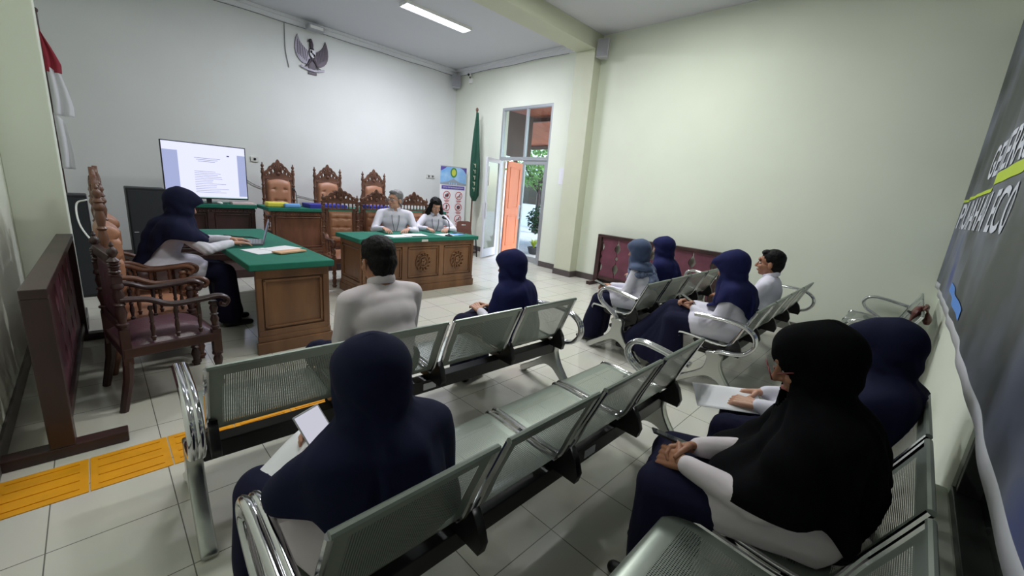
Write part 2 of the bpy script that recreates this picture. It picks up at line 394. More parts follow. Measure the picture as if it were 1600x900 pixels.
# house across, with dark window front and canopy
hs = empty('neighbour_building', (14.4,11.0,-.08), 0, 'low dark-windowed building behind the tree outside', 'building')
M().box(0,.3,-4,4.5,0,1.0).box(0,.3,-4,4.5,2.3,2.9).box(0,.3,-4,-3,1.0,2.3).box(0,.3,.6,1.4,1.0,2.3).box(0,.3,3.6,4.5,1.0,2.3).build('wall', WALL, hs)
M().box(.1,.14,-3,.6,1.0,2.3).box(.1,.14,1.4,3.6,1.0,2.3).build('window', mat('dark_glass', (40,46,48), .1), hs)
M().box(-.01,.02,-1.6,-1.0,1.75,1.95).build('red_notice', mat('notice_red', (200,70,70), .6), hs)
can = empty('porch_canopy', (XR+.2, 0, 0), 0, 'orange-brown boarded canopy above the door, seen through the transom', 'canopy')
cb = M()
for k in range(22):
    y = 4.2+k*.3
    cb.add([(0,y,3.9),(0,y+.29,3.9),(4.2,y+.29,3.0),(4.2,y,3.0),(0,y,3.93),(0,y+.29,3.93),(4.2,y+.29,3.03),(4.2,y,3.03)], [(0,3,2,1),(4,5,6,7),(0,1,5,4),(2,3,7,6),(1,2,6,5),(0,4,7,3)])
cb.build('boards', mat('canopy_boards', (186,108,78), .6, var=.15, vscale=2), can)
M().box(4.1,4.22,4.2,10.8,2.9,3.0).box(2.0,2.1,4.2,10.8,3.33,3.43).build('beam', mat('canopy_beam', (88,62,56), .6), can, bevel=.005)
M().box(4.1,4.2,4.2,4.3,-.08,2.9).box(4.1,4.2,10.7,10.8,-.08,2.9).build('post', WOODD, can)
gb = empty('porch_gable', (XR+.2, 8.0, 2.35), 0, 'dark boarded gable outside, behind the left transom pane', 'gable')
M().box(0, 1.9, -.05, .05, 0, 1.08).build('board_panel', mat('porch_wall', (84,72,68), .7), gb)
# ---------------------------------------------------------------- ceiling lamps
LAMPE = emit('lamp_tube', (236,240,255), 16)
def ceiling_lamp(x, y, label, rz=0, power=90, lcol=(.97,1,.95)):
    e = empty('ceiling_lamp', (x,y,H), rz, label, 'lamp')
    M().box(-.62,.62,-.11,.11,-.015,0).box(-.62,.62,-.115,-.105,-.045,0).box(-.62,.62,.105,.115,-.045,0).box(-.625,-.615,-.11,.11,-.045,0).box(.615,.625,-.11,.11,-.045,0).build('housing', WHITE, e)
    M().tube([(-.6,-.05,-.025),(.6,-.05,-.025)], .013).tube([(-.6,.05,-.025),(.6,.05,-.025)], .013).build('tube_light', LAMPE, e)
    lv = M()
    for k in range(15):
        xx = -.56+k*.08; lv.box(xx, xx+.003, -.1, .1, -.044, -.03)
    lv.box(-.61,.61,-.0015,.0015,-.044,-.03).build('louver', CHROME, e)
    L = bpy.data.lights.new('lamp_light', 'AREA'); L.shape = 'RECTANGLE'; L.size = 1.2; L.size_y = .2; L.energy = power; L.color = lcol
    lo = bpy.data.objects.new('lamp_light', L); C.objects.link(lo); lo.parent = e; lo.location = (0,0,-.06)
    return e
ceiling_lamp(4.25, 6.27, 'lit louvered fluorescent lamp on the ceiling near the front', power=135, lcol=(.87,.88,1))
ceiling_lamp(1.2, 6.27, 'unseen louvered lamp added above the clerk desk for brightness, out of frame', power=6)  # added lamp out of view, weak extra brightness for the front left
ceiling_lamp(4.2, 2.6, 'louvered fluorescent lamp on the ceiling above the right benches, out of frame', power=82)
ceiling_lamp(1.2, 2.2, 'unseen louvered lamp added above the left benches as fill light, out of frame', power=36)  # added fill lamp, unseen, brightens people at the front desk from the near side

# ---------------------------------------------------------------- wall things
def bracket_speaker(loc, rz, label):
    e = empty('wall_speaker', loc, rz, label, 'speaker', None)
    M().add([(-.07,.0,-.14),(.07,.0,-.14),(.1,-.13,-.14),(-.1,-.13,-.14),(-.07,.0,.14),(.07,.0,.14),(.1,-.13,.14),(-.1,-.13,.14)], [(0,1,2,3),(7,6,5,4),(0,4,5,1),(1,5,6,2),(2,6,7,3),(3,7,4,0)]).build('cabinet', GREYPL, e, bevel=.012)
    M().box(-.088,.088,-.137,-.13,-.125,.125).build('grille', mat('grille', (160,160,166), .7, bump=.6, bscale=500), e, bevel=.003)
    M().box(-.015,.015,0,.06,-.02,.02).box(-.03,.03,.05,.07,-.06,.06).build('bracket', WHITE, e)
bracket_speaker((6.36, 8.50, 3.86), math.radians(-40), 'small grey loudspeaker high in the front right corner')
bracket_speaker((6.22, 4.32, 3.86), math.radians(-75), 'grey loudspeaker mounted beside the beam above the right wall')
e = empty('security_camera', (6.40, 8.02, 4.0), 0, 'white security camera high on the wall beside the corner loudspeaker', 'camera')
M().box(-.02,.04,-.05,.05,-.2,-.1).build('mount', WHITE, e, bevel=.004)
M().tube([(-.02,0,-.1),(-.06,-.02,-.06)], .012).build('arm', BLACKP, e, smooth=True)
M().tube([(0,.02,-.03),(-.13,-.08,-.06)], .032, 14).build('camera_body', WHITE, e, smooth=True)
M().tube([(-.13,-.08,-.06),(-.145,-.09,-.063)], .026, 14).build('lens', BLACKP, e, smooth=True)
e = empty('ceiling_box', (3.13, 8.42, 4.02), 0, 'small pale box fixed at the cornice above the eagle emblem', 'box')
M().box(-.14,.14,-.08,.08,-.05,.03).build('housing', GREYPL, e, bevel=.01); M().box(-.11,.11,-.085,-.08,-.035,.015).build('cover', WHITE, e, bevel=.004)
def outlet(x, z, label, n=1):
    e = empty('wall_socket', (x, YF, z), 0, label, 'socket')
    M().box(-.06*n,.06*n,-.02,0,-.045,.045).build('plate', PLATEW, e, bevel=.004)
    for k in range(n): M().lathe([(.028,-.001),(.028,.004),(.02,.004),(.018,-.0)], mx=Matrix.Translation(((k-(n-1)/2)*.11,-.02,0)) @ Matrix.Rotation(PI/2,4,'X')).build('socket', GREYPL, e)
outlet(2.09, 1.66, 'white wall socket plate right of the television'); outlet(5.78, 1.66, 'wide white double socket on the wall left of the roll-up banner', 2)
tag(M().tube(spline([(2.672,YF-.01,4.03),(2.67,YF-.012,3.8),(2.675,YF-.012,3.55),(2.72,YF-.012,3.3)]), .006, 6).build('hanging_cable', mat('cable_grey', (120,118,120), .6), smooth=True), 'grey cable hanging down the wall left of the eagle emblem', 'cable')
pts = [(XL+.6+i*.31, YF-.06, H-.135-.006*math.sin(i*1.7)) for i in range(21)]
tag(M().tube(pts, .006, 5).build('cornice_cable', MATS['cable_grey']), 'thin grey cable running under the cornice of the front wall', 'cable')
tag(M().tube([(XR-.06, 8.5-i*.3, H-.135-.008*math.sin(i*1.3)) for i in range(12)], .006, 5).build('cornice_cable', MATS['cable_grey']), 'thin grey cable running under the cornice above the door', 'cable')
tag(M().tube(spline([(1.75,YF-.02,1.45),(2.1,YF-.02,1.2),(2.6,YF-.02,1.1),(3.3,YF-.02,.95)]), .006, 5).build('wall_cable', MATS['cable_grey']), 'thin cable trailing along the wall behind the judges chairs', 'cable')
tag(M().box(XR-.004, XR, 5.0, 5.19, 1.68, 1.99).build('wall_notice', PAPER), 'white paper notice on the wall right of the door', 'notice')
tag(M().box(XR-.006, XR, 7.22, 7.30, 1.55, 1.98).build('door_sticker', mat('sticker_navy', (48,48,96), .5)), 'narrow dark blue sign on the wall left of the door', 'sign')

# eagle emblem
em = empty('eagle_emblem', (3.12, YF-.011, 3.60), 0, 'dark grey eagle emblem with shield and ribbon on the front wall', 'emblem')
def wing(s):
    o = [(0,.0),(.05,.07),(.11,.11),(.17,.16),(.22,.23),(.26,.34)]
    o += [(.29,.27),(.31,.17),(.315,.06),(.30,-.03),(.27,-.10),(.22,-.16),(.16,-.20),(.09,-.20),(.03,-.16),(0,-.08)]
    return [(s*x*1.02, y) for x, y in o]
for s in (-1, 1):
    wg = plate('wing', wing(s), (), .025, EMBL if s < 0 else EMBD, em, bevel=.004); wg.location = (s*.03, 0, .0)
    fm = M()
    for k in range(7):
        a = .1+k*.03; fm.tube([(s*(.06+k*.035), -.02, .06+k*.03), (s*(.10+k*.03), -.02, -.15+k*.02)], .006, 6)
    fm.build('feather', EMBD, wg, smooth=True)
M().ball((0,0,.02),(.07,.035,.16)).ball((-.01,-.01,.2),(.045,.035,.10)).ball((-.03,-.02,.28),(.045,.03,.035)).add([(-.06,-.02,.295),(-.06,-.02,.265),(-.105,-.02,.25),(-.06,-.04,.28)],[(0,1,2),(0,3,2),(3,1,2),(0,1,3)]).ball((-.02,-.01,.31),(.03,.012,.018)).build('body', EMBD, em, smooth=True)
plate('tail', [(-.05,-.08),(.05,-.08),(.075,-.27),(.04,-.29),(0,-.275),(-.04,-.29),(-.075,-.27)], (), .02, EMBD, em, bevel=.003)
for s in (-1, 1):
    M().tube([(s*.04,-.01,-.1),(s*.09,-.015,-.19),(s*.13,-.03,-.25)], [.035,.022,.014]).tube([(s*.13,-.03,-.25),(s*.17,-.04,-.26)],.008).tube([(s*.13,-.03,-.25),(s*.09,-.04,-.27)],.008).build('leg', EMBD, em, smooth=True)
sh = plate('shield', [(-.055,.075),(.055,.075),(.06,.0),(.04,-.05),(0,-.085),(-.04,-.05),(-.06,0)], (), .02, mat('emblem_white', (225,225,230), .5), em, bevel=.003); sh.location = (0,-.05,.02)
M().ball((0,-.015,0),(.022,.006,.022)).box(-.05,-.01,-.013,-.01,.01,.065).box(.01,.05,-.013,-.01,-.055,.0).build('shield_charge', EMBD, sh)
rb = []
for i in range(25):
    x = -.25+.5*i/24; rb.append((x, -.285-.05*math.cos(x*6.2)*1))
rib = plate('ribbon', rb+[(x, y+.04) for x, y in rb[::-1]], (), .012, EMBL, em, bevel=.002); rib.location = (0,-.03,.0)
M().box(-.09,.09,-.02,.01,-.40,-.345).build('pedestal', EMBD, em, bevel=.006)

em.scale = (.82,.8,.82)
# flags
fl = empty('red_white_flag', (-.13, 8.0, 0), 0, 'red and white flag hanging from a pole behind the left pillar', 'flag')
M().tube([(-.12,0,.05),(-.12,0,3.1)], .018, 12).ball((-.12,0,3.12),.03).build('pole', WOODD, fl, smooth=True)
M().lathe([(.18,0),(.18,.03),(.05,.06),(.03,.12)], mx=Matrix.Translation((-.12,0,0))).build('stand', WOODD, fl, smooth=True)
def drape(name, x0, w, z0, z1, m, parent, folds=3, amp=.05, y=-.02, taper=.25, seed=0):
    mb = M(); nx, nz = 28, 20
    for j in range(nz+1):
        t = j/nz; z = z1+(z0-z1)*t
        ww = w*(taper+(1-taper)*min(1, t*1.3))
        for i in range(nx+1):
            u = i/nx; mb.v.append(V((x0+ww*u+.01*math.sin(3*t+seed), y+amp*math.sin(u*folds*2*PI+t*1.2+seed)*(.5+.5*t), z-(.12*u*(1-t)))))
    for j in range(nz):
        for i in range(nx): a = j*(nx+1)+i; mb.f.append((a,a+1,a+nx+2,a+nx+1)); mb.mi.append(0)
    o = mb.build(name, m, parent, smooth=True); s = o.modifiers.new('s','SOLIDIFY'); s.thickness = .003; return o
drape('red_half', -.14, .16, 2.45, 3.0, RED, fl, 2, .02); drape('white_half', -.13, .20, 1.95, 2.55, FWHITE, fl, 2, .025, taper=.7); drape('white_tail', -.13, .14, 1.30, 2.0, FWHITE, fl, 1.5, .02, taper=.8)
gf = empty('green_flag', (6.12, 7.40, 0), 0, 'furled dark green flag on a brown pole beside the glass door', 'flag')
M().tube([(0,0,.1),(.02,.02,3.12)], .018, 12).ball((.02,.02,3.14),(.03,.03,.045)).build('pole', WOOD, gf, smooth=True)
M().lathe([(.2,0),(.2,.04),(.07,.07),(.04,.14),(.025,.2)]).build('stand', WOODD, gf, smooth=True)
def furled(name, z0, z1, m, parent):
    mb = M(); nz, n = 30, 26
    for j in range(nz+1):
        t = j/nz; z = z1+(z0-z1)*t; r = .022+.078*math.sin(min(1,t*1.15)*PI*.62)
        if t > .93: r *= (1-t)/.07*.6+.4
        for k in range(n):
            a = 2*PI*k/n; rr = r*(1+.28*math.sin(a*5+t*4)); mb.v.append(V((.02+.035*t+rr*math.cos(a), .0+rr*.8*math.sin(a), z)))
    for j in range(nz):
        for k in range(n): mb.f.append((j*n+k, j*n+(k+1)%n, (j+1)*n+(k+1)%n, (j+1)*n+k)); mb.mi.append(0)
    mb.f.append(tuple(range(nz*n, nz*n+n))); mb.mi.append(0)
    return mb.build(name, m, parent, smooth=True)
furled('cloth', 1.18, 3.08, FGREEN, gf)
mb = M()
for k in range(5): mb.tube(spline([(-.07,-.08,2.0-k*.13),(-.05,-.10,1.97-k*.13),(-.02,-.085,2.0-k*.13),(-.04,-.1,1.92-k*.13)],4), .007, 5)
mb.build('gold_lettering', mat('dull_gold', (176,176,150), .5), gf, smooth=True)

# roll-up banner near door
rb_ = empty('roll_up_banner', (5.98, 7.95, 0), math.radians(-8), 'white standing roll-up banner with blue top and red prohibition signs, beside the green flag', 'banner')
W2 = .34
M().box(-W2,W2,-.005,.0,.38,1.90).build('sheet', mat('banner_white', (236,234,236), .6), rb_)
M().box(-W2-.02,W2+.02,-.06,.06,.30,.38).tube([(0,.03,.38),(0,.03,1.9)],.01).box(-W2,W2,-.012,.01,1.9,1.92).box(-.25,.25,-.15,.15,0,.02).box(-.02,.02,-.02,.02,.02,.3).build('base', GREYPL, rb_)
def T(x, y, z, r=PI/2): return Matrix.Translation((x,y,z)) @ Matrix.Rotation(r,4,'X')
M().box(-W2,W2,-.007,-.005,1.52,1.90).build('blue_header', mat('header_blue', (110,170,225), .6, var=.3, vscale=4, rgb2=(170,205,235)), rb_)
plate('corner_purple', [[(-W2,1.9),(-.18,1.9),(-.26,1.84),(-W2,1.80)],[(W2,1.9),(.16,1.9),(.26,1.86),(W2,1.76)]], (), .002, mat('header_purple', (92,76,160), .6), rb_, XZ).location = (0,-.008,0)
plate('building_picture', [(-W2,1.5),(-W2,1.54),(-.22,1.56),(-.16,1.57),(0,1.64),(.16,1.57),(.22,1.56),(W2,1.54),(W2,1.5)], [[(x,1.51),(x+.03,1.51),(x+.03,1.555),(x,1.555)] for x in (-.12,-.06,0,.06)], .002, mat('building_grey', (150,160,170), .6), rb_).location = (0,-.009,0)
plate('round_logo', circ(.0,1.78,.085,.11,24), [circ(.0,1.78,.055,.075,20)], .002, mat('logo_green', (70,130,70), .6), rb_).location = (0,-.010,0)
plate('logo_centre', circ(.0,1.78,.055,.075,20), (), .002, mat('logo_yellow', (200,205,80), .6), rb_).location = (0,-.0102,0)
plate('title_ribbon', [(-W2+.04,1.40),(-W2+.04,1.48),(W2-.04,1.48),(W2-.04,1.40)], (), .002, MATS['header_purple'], rb_).location = (0,-.009,0)
text('title', 'TATA TERTIB PERSIDANGAN', .042, WHITE, T(0,-.012,1.426), rb_)
REDS = mat('sign_red', (190,66,72), .6); INK = mat('ink', (60,56,66), .6)
for r in range(4):
    for c_ in range(2):
        cx, cz = (-.16, .16)[c_], 1.26-r*.27
        rg = plate('prohibition_sign', [circ(cx,cz,.095)], [circ(cx,cz,.08)], .002, REDS, rb_); rg.location = (0,-.009,0)
        M().box(-.085,.085,-.010,-.008,-.006,.006, mx=Matrix.Translation((cx,0,cz)) @ Matrix.Rotation(-.8,4,'Y')).build('slash', REDS, rg)
        k = (r*2+c_) % 4; g = M()
        if k == 0: g.box(cx-.045,cx+.03,-.0075,-.006,cz-.035,cz+.02).box(cx-.01,cx+.045,-.0075,-.006,cz-.02,cz+.04)
        elif k == 1: g.box(cx-.05,cx+.05,-.0075,-.006,cz-.03,cz-.015).box(cx+.01,cx+.03,-.0075,-.006,cz,cz+.04)
        elif k == 2: g.box(cx-.015,cx+.015,-.0075,-.006,cz-.045,cz+.05)
        else: g.ball((cx,-.0065,cz),(.045,.001,.045))
        g.build('pictogram', INK, rg)
        M().box(cx-.07,cx+.07,-.007,-.006,cz-.125,cz-.112).box(cx-.05,cx+.05,-.007,-.006,cz-.145,cz-.135).build('caption_bar', REDS, rg)
# brown plastic chair beside flag
pc = empty('plastic_chair', (5.72, 7.05, 0), math.radians(160), 'brown moulded chair standing by the wall left of the open glass door', 'chair')
M().box(-.2,.2,-.2,.2,.40,.44).build('seat', mat('brown_plastic', (112,72,60), .5), pc, bevel=.015)
plate('backrest', [(-.2,.44),(.2,.44),(.15,.72),(.1,.74),(-.1,.74),(-.15,.72)], [[(-.05,.64),(.05,.64),(.05,.67),(-.05,.67)]], .02, MATS['brown_plastic'], pc).location = (0,-.2,0)
for s in (-1,1):
    for t in (-1,1): M().tube([(s*.17,t*.17,.4),(s*.2,t*.2,0)], .015).build('leg', BLACKM, pc, smooth=True)
# ---------------------------------------------------------------- benches
def seat_profile():
    return spline([(0,.545,.395),(0,.553,.418),(0,.535,.437),(0,.46,.438),(0,.34,.428),(0,.24,.420),(0,.17,.425),(0,.13,.452),(0,.105,.50),(0,.075,.58),(0,.035,.67),(0,.0,.75)], 4)
def make_bench(name, X0, Y0, n, pitch, kind, label, rz=0, zb=.75, ys=1., group='perforated steel waiting benches', arms=(True,True)):
    e = empty(name, (X0, Y0, 0), rz, label, 'bench', group)
    P = seat_profile(); P = [V((0, p.y*ys, p.z if p.z < .45 else .45+(p.z-.45)*(zb-.45)/.30)) for p in P]; al = [0]
    for a, b in zip(P, P[1:]): al.append(al[-1]+(b-a).length)
    first = None
    for k in range(n):
        x0, x1 = k*pitch+.022, (k+1)*pitch-.022
        xs = [x0, x0+.045, x0+.05, (x0+x1)/2, x1-.05, x1-.045, x1]
        mb = M(); mb.uv = []
        for i, p in enumerate(P):
            for x in xs: mb.v.append(V((x,p.y,p.z))); mb.uv.append((x, al[i]))
        nx = len(xs)
        for i in range(len(P)-1):
            for j in range(nx-1):
                mb.f.append((i*nx+j, i*nx+j+1, (i+1)*nx+j+1, (i+1)*nx+j))
                s = al[i]; inner = 2 <= j <= 3 and ((.09 < s < .40) or (.50 < s < al[-1]-.05))
                mb.mi.append(1 if inner else 0)
        se = mb.build('seat', [STEELS, PERF], e, smooth=True)
        for xx in (x0, x1): M().tube([(xx,p.y,p.z) for p in P], .0105, 8).build('side_rim', CHROME, se, smooth=True)
        M().tube([(x0,0,zb),(x1,0,zb)], .011, 8).build('top_rim', STEELS, se, smooth=True)
    M().box(.0,n*pitch,.17,.25,.285,.365).build('beam', BLACKM, e, bevel=.004)
    for k in range(n+1):
        x = min(max(k*pitch,.035), n*pitch-.035)
        plate('bracket', [(.06,.36),(.05,.40),(.07,.46),(.10,.50),(.13,.45),(.17,.40),(.36,.405),(.40,.43),(.42,.41),(.40,.385),(.28,.365)], (), .03, BLACKM, e, YZ, .002).location = (x,0,0)
    for side in (0, 1):
        x = -.03 if side == 0 else n*pitch+.03
        lg = plate('leg', spl2([(.17,.36),(.165,.28),(.13,.20),(.05,.10),(-.045,.025),(-.05,.012),(-.03,.010),(.0,.02),(.10,.105),(.17,.155),(.24,.165),(.30,.14),(.40,.075),(.475,.02),(.50,.012),(.515,.03),(.50,.05),(.40,.115),(.30,.19),(.265,.25),(.26,.32),(.27,.36)]), (), .042, CAST, e, YZ, .008); lg.location = (x,0,0)
        M().lathe([(.024,0),(.024,.008),(.009,.01),(.009,.03)], mx=Matrix.Translation((0,.495,0))).lathe([(.024,0),(.024,.008),(.009,.01),(.009,.03)], mx=Matrix.Translation((0,-.035,0))).build('levelling_foot', CHROME, lg, smooth=True)
        if arms[side]:
            if kind == 'B': pts = [(.215,.33),(.25,.39),(.34,.45),(.42,.50),(.455,.56),(.43,.62),(.36,.645),(.25,.635),(.14,.615),(.06,.60)]
            else: pts = [(.24,.345),(.19,.38),(.08,.395),(.0,.43),(-.045,.50),(-.03,.575),(.04,.625),(.14,.645),(.28,.645),(.42,.635)]
            P3 = spline([(x,a,b) for a,b in pts], 6)
            am = M().tube(P3, .0145, 12, flat=(1.0,2.1), up=(0,0,1) if False else None)
            am = M(); am.tube([(p.x-.013,p.y,p.z) for p in P3], .016, 10); am.tube([(p.x+.013,p.y,p.z) for p in P3], .016, 10)
            am.build('armrest', CHROME, lg, smooth=True).location = (-x,0,0)
    return e
def spl2(pts, n=4):
    q = [pts[-1]]+list(pts)+[pts[0]]; P = [V((a,b,0)) for a,b in pts]; N = len(P); out = []
    for i in range(N):
        a, b, c, d = P[i-1], P[i], P[(i+1)%N], P[(i+2)%N]
        for k in range(n):
            t = k/n; r = .5*((2*b)+(c-a)*t+(2*a-5*b+4*c-d)*t*t+(3*b-a-3*c+d)*t**3); out.append((r.x, r.y))
    return out
b1 = make_bench('waiting_bench', .20, 1.735, 4, .555, 'A', 'front left steel bench carrying the man seen from behind', math.radians(-2.0), .77, 1.03)
b2 = make_bench('waiting_bench', .24, .707, 4, .515, 'B', 'steel bench in the near middle, carrying the woman with the phone', 0, .79, 1.08)
b3 = make_bench('waiting_bench', 3.50, 1.66, 4, .52, 'B', 'steel bench in front of the maroon railing with two women on it', math.radians(.5), .75)
b4 = make_bench('waiting_bench', 3.42, .73, 4, .57, 'A', 'steel bench on the right carrying the man and a woman looking down', 0, .75)
b5 = make_bench('waiting_bench', .32, -.175, 4, .525, 'B', 'steel bench along the banner wall, nearest the camera, with two women', 0, .80, 1.08)
b6 = make_bench('waiting_bench', 4.62, -.17, 3, .53, 'B', 'farthest steel bench along the banner wall with a brown bag on its back', 0, .77)
def sticker(parent, x, lab):
    M().box(x, x+.085, .166, .1695, .305, .345).box(x+.01,x+.06,.1655,.166,.33,.335).build('paper_label', PAPER, parent)
sticker(b1, 1.05, ''); sticker(b2, 1.25, '')
bg_ = empty('brown_bag', (4.95, -.17, .45), 0, 'brown leather bag slung over the back of the farthest bench', 'bag')
mb = M(); n = 18
P = spline([(0,-.045,.22),(0,-.03,.32),(0,.0,.36),(0,.03,.33),(0,.07,.18),(0,.10,.05)], 5)
mb.tube([(0,p.y,p.z) for p in P], [.02+.012*math.sin(i*.9) for i in range(len(P))], 12, flat=(1,3.4), up=(0,1,0)).build('pouch', BROWNL, bg_, smooth=True)
M().tube(spline([(-.06,.05,.28),(0,.09,.30),(.06,.05,.28)]), .008, 6).build('strap', BLACKP, bg_, smooth=True)

# ---------------------------------------------------------------- railings
def railing(loc, rz, L, label, nb=6, h=.88):
    e = empty('court_railing', loc, rz, label, 'railing', 'court railings')
    M().box(0,L,-.045,.045,h-.045,h).build('top_rail', WOODD, e, bevel=.004)
    M().box(.06,L-.06,-.03,.03,.10,.16).build('bottom_rail', WOODD, e, bevel=.004)
    for x in (.04, L-.04):
        p = M().box(x-.04,x+.04,-.045,.045,.06,h-.045).build('post', WOODD, e, bevel=.004)
        M().box(x-.04,x+.04,-.24,.24,0,.06).build('foot', WOODD, p, bevel=.006)
    w = (L-.16)/nb
    for k in range(nb):
        cx = .08+w*(k+.5); Lh = []; n = 40; z0, z1 = .16, h-.045
        def half(t):
            d = w*.5-.002
            cut = 0
            for c0, wd, dp in ((.22,.13,.055),(.5,.05,.022),(.76,.13,.055)):
                q = abs(t-c0)/wd
                if q < 1: cut = max(cut, dp*(1-q)**.8 if False else dp*math.cos(q*PI/2))
            return d-cut*.9 - .008*abs(math.sin(t*PI*5))
        rt_ = [(cx+half(i/n), z0+(z1-z0)*i/n) for i in range(n+1)]; lt_ = [(cx-half(i/n), z0+(z1-z0)*i/n) for i in range(n+1)]
        plate('baluster_board', rt_+lt_[::-1], (), .022, WOODR, e, XZ)
    return e
railing((6.20, 3.95, 0), math.radians(-90), 2.05, 'maroon scalloped wooden railing standing along the right wall')
railing((-.245, 2.80, 0), math.radians(90-1.5), 1.95, 'dark wooden railing beside the left pillar and yellow tactile strip')

# ---------------------------------------------------------------- carved furniture
def turned(mb, x, y, z0, z1, r, mx=None):
    n = 9; prof = []
    h = z1-z0
    seq = [(0,.8),(.06,.8),(.08,1.15),(.12,1.15),(.14,.7),(.2,.75),(.35,1.1),(.5,.72),(.54,1.1),(.58,.72),(.75,1.05),(.86,.7),(.9,1.15),(.94,1.15),(1,.8)]
    mb.lathe([(r*b, z0+h*a) for a, b in seq], 12, mx=(mx or Matrix.Identity(4)) @ Matrix.Translation((x,y,0)))
def tufted(w, z0, z1, th, rows, cols, y=0, lean=0., arch=.0):
    mb = M(); nx, nz = 8*cols+4, 8*rows+4
    def P(i, j, s):
        u, v = i/nx, j/nz; x = (u-.5)*w; z = z0+(z1-z0)*v + arch*(1-(2*u-1)**2)*v
        edge = min(1, min(u,1-u)*9)**.5 * min(1, min(v,1-v)*9)**.5
        d = th*edge
        for a in range(cols):
            for b in range(rows):
                bx, bz = ((a+.5)/cols-.5)*w*.78, z0+(z1-z0)*((b+.5)/rows*.86+.07)
                q = math.hypot(x-bx, z-bz); d -= .022*math.exp(-(q/.022)**2)*s
                d -= .006*math.exp(-((z-bz)/.01)**2)*s
        return V((x, y+s*max(d,.002)-lean*(z-z0), z))
    for s in (1, -1):
        b0 = len(mb.v)
        for j in range(nz+1):
            for i in range(nx+1): mb.v.append(P(i,j,s if s > 0 else -.4))
        for j in range(nz):
            for i in range(nx):
                a = b0+j*(nx+1)+i; q = (a,a+1,a+nx+2,a+nx+1); mb.f.append(q[::-1] if s > 0 else q); mb.mi.append(0)
    return mb
def crest_plate(w, h, lobes=7):
    out = []
    n = 64
    for i in range(n+1):
        u = -1+2*i/n; a = abs(u)
        y = h*((1-a**1.6)*.88+.12) + .018*abs(math.sin((u+1)*PI*lobes/2)) 
        if a < .16: y += .03*math.cos(a/.16*PI/2)
        out.append((u*w/2, y))
    out = [(w/2, 0)]+out[::-1]+[(-w/2, 0)]
    holes = []
    for s in (-1,1):
        holes += [circ(s*w*.17,h*.42,w*.045,h*.15,12), circ(s*w*.29,h*.30,w*.04,h*.12,12), circ(s*w*.385,h*.20,w*.028,h*.09,10), circ(s*w*.11,h*.76,w*.025,h*.06,10), circ(s*w*.235,h*.62,w*.025,h*.05,10)]
    return out, holes
def crest_carving(w, h):
    mb = M()
    for s in (-1,1):
        for (cx, cz, r) in ((.17,.42,.07),(.30,.29,.055),(.10,.74,.045),(.40,.17,.04)):
            pts = [(s*(w*cx + r*(1-k/16)*math.cos(k*.55)*w*1.6), -.016, h*cz + r*(1-k/16)*math.sin(k*.55)*w*1.6) for k in range(14)]
            mb.tube(pts, [.009*(1-k/20) for k in range(14)], 6)
    for k in range(-2,3):
        mb.ball((k*.022,-.016,h*.55+.02*(2-abs(k))),(.012,.01,.05+.012*(2-abs(k))))
    mb.ball((0,-.018,h*.3),(.03,.014,.03))
    return mb
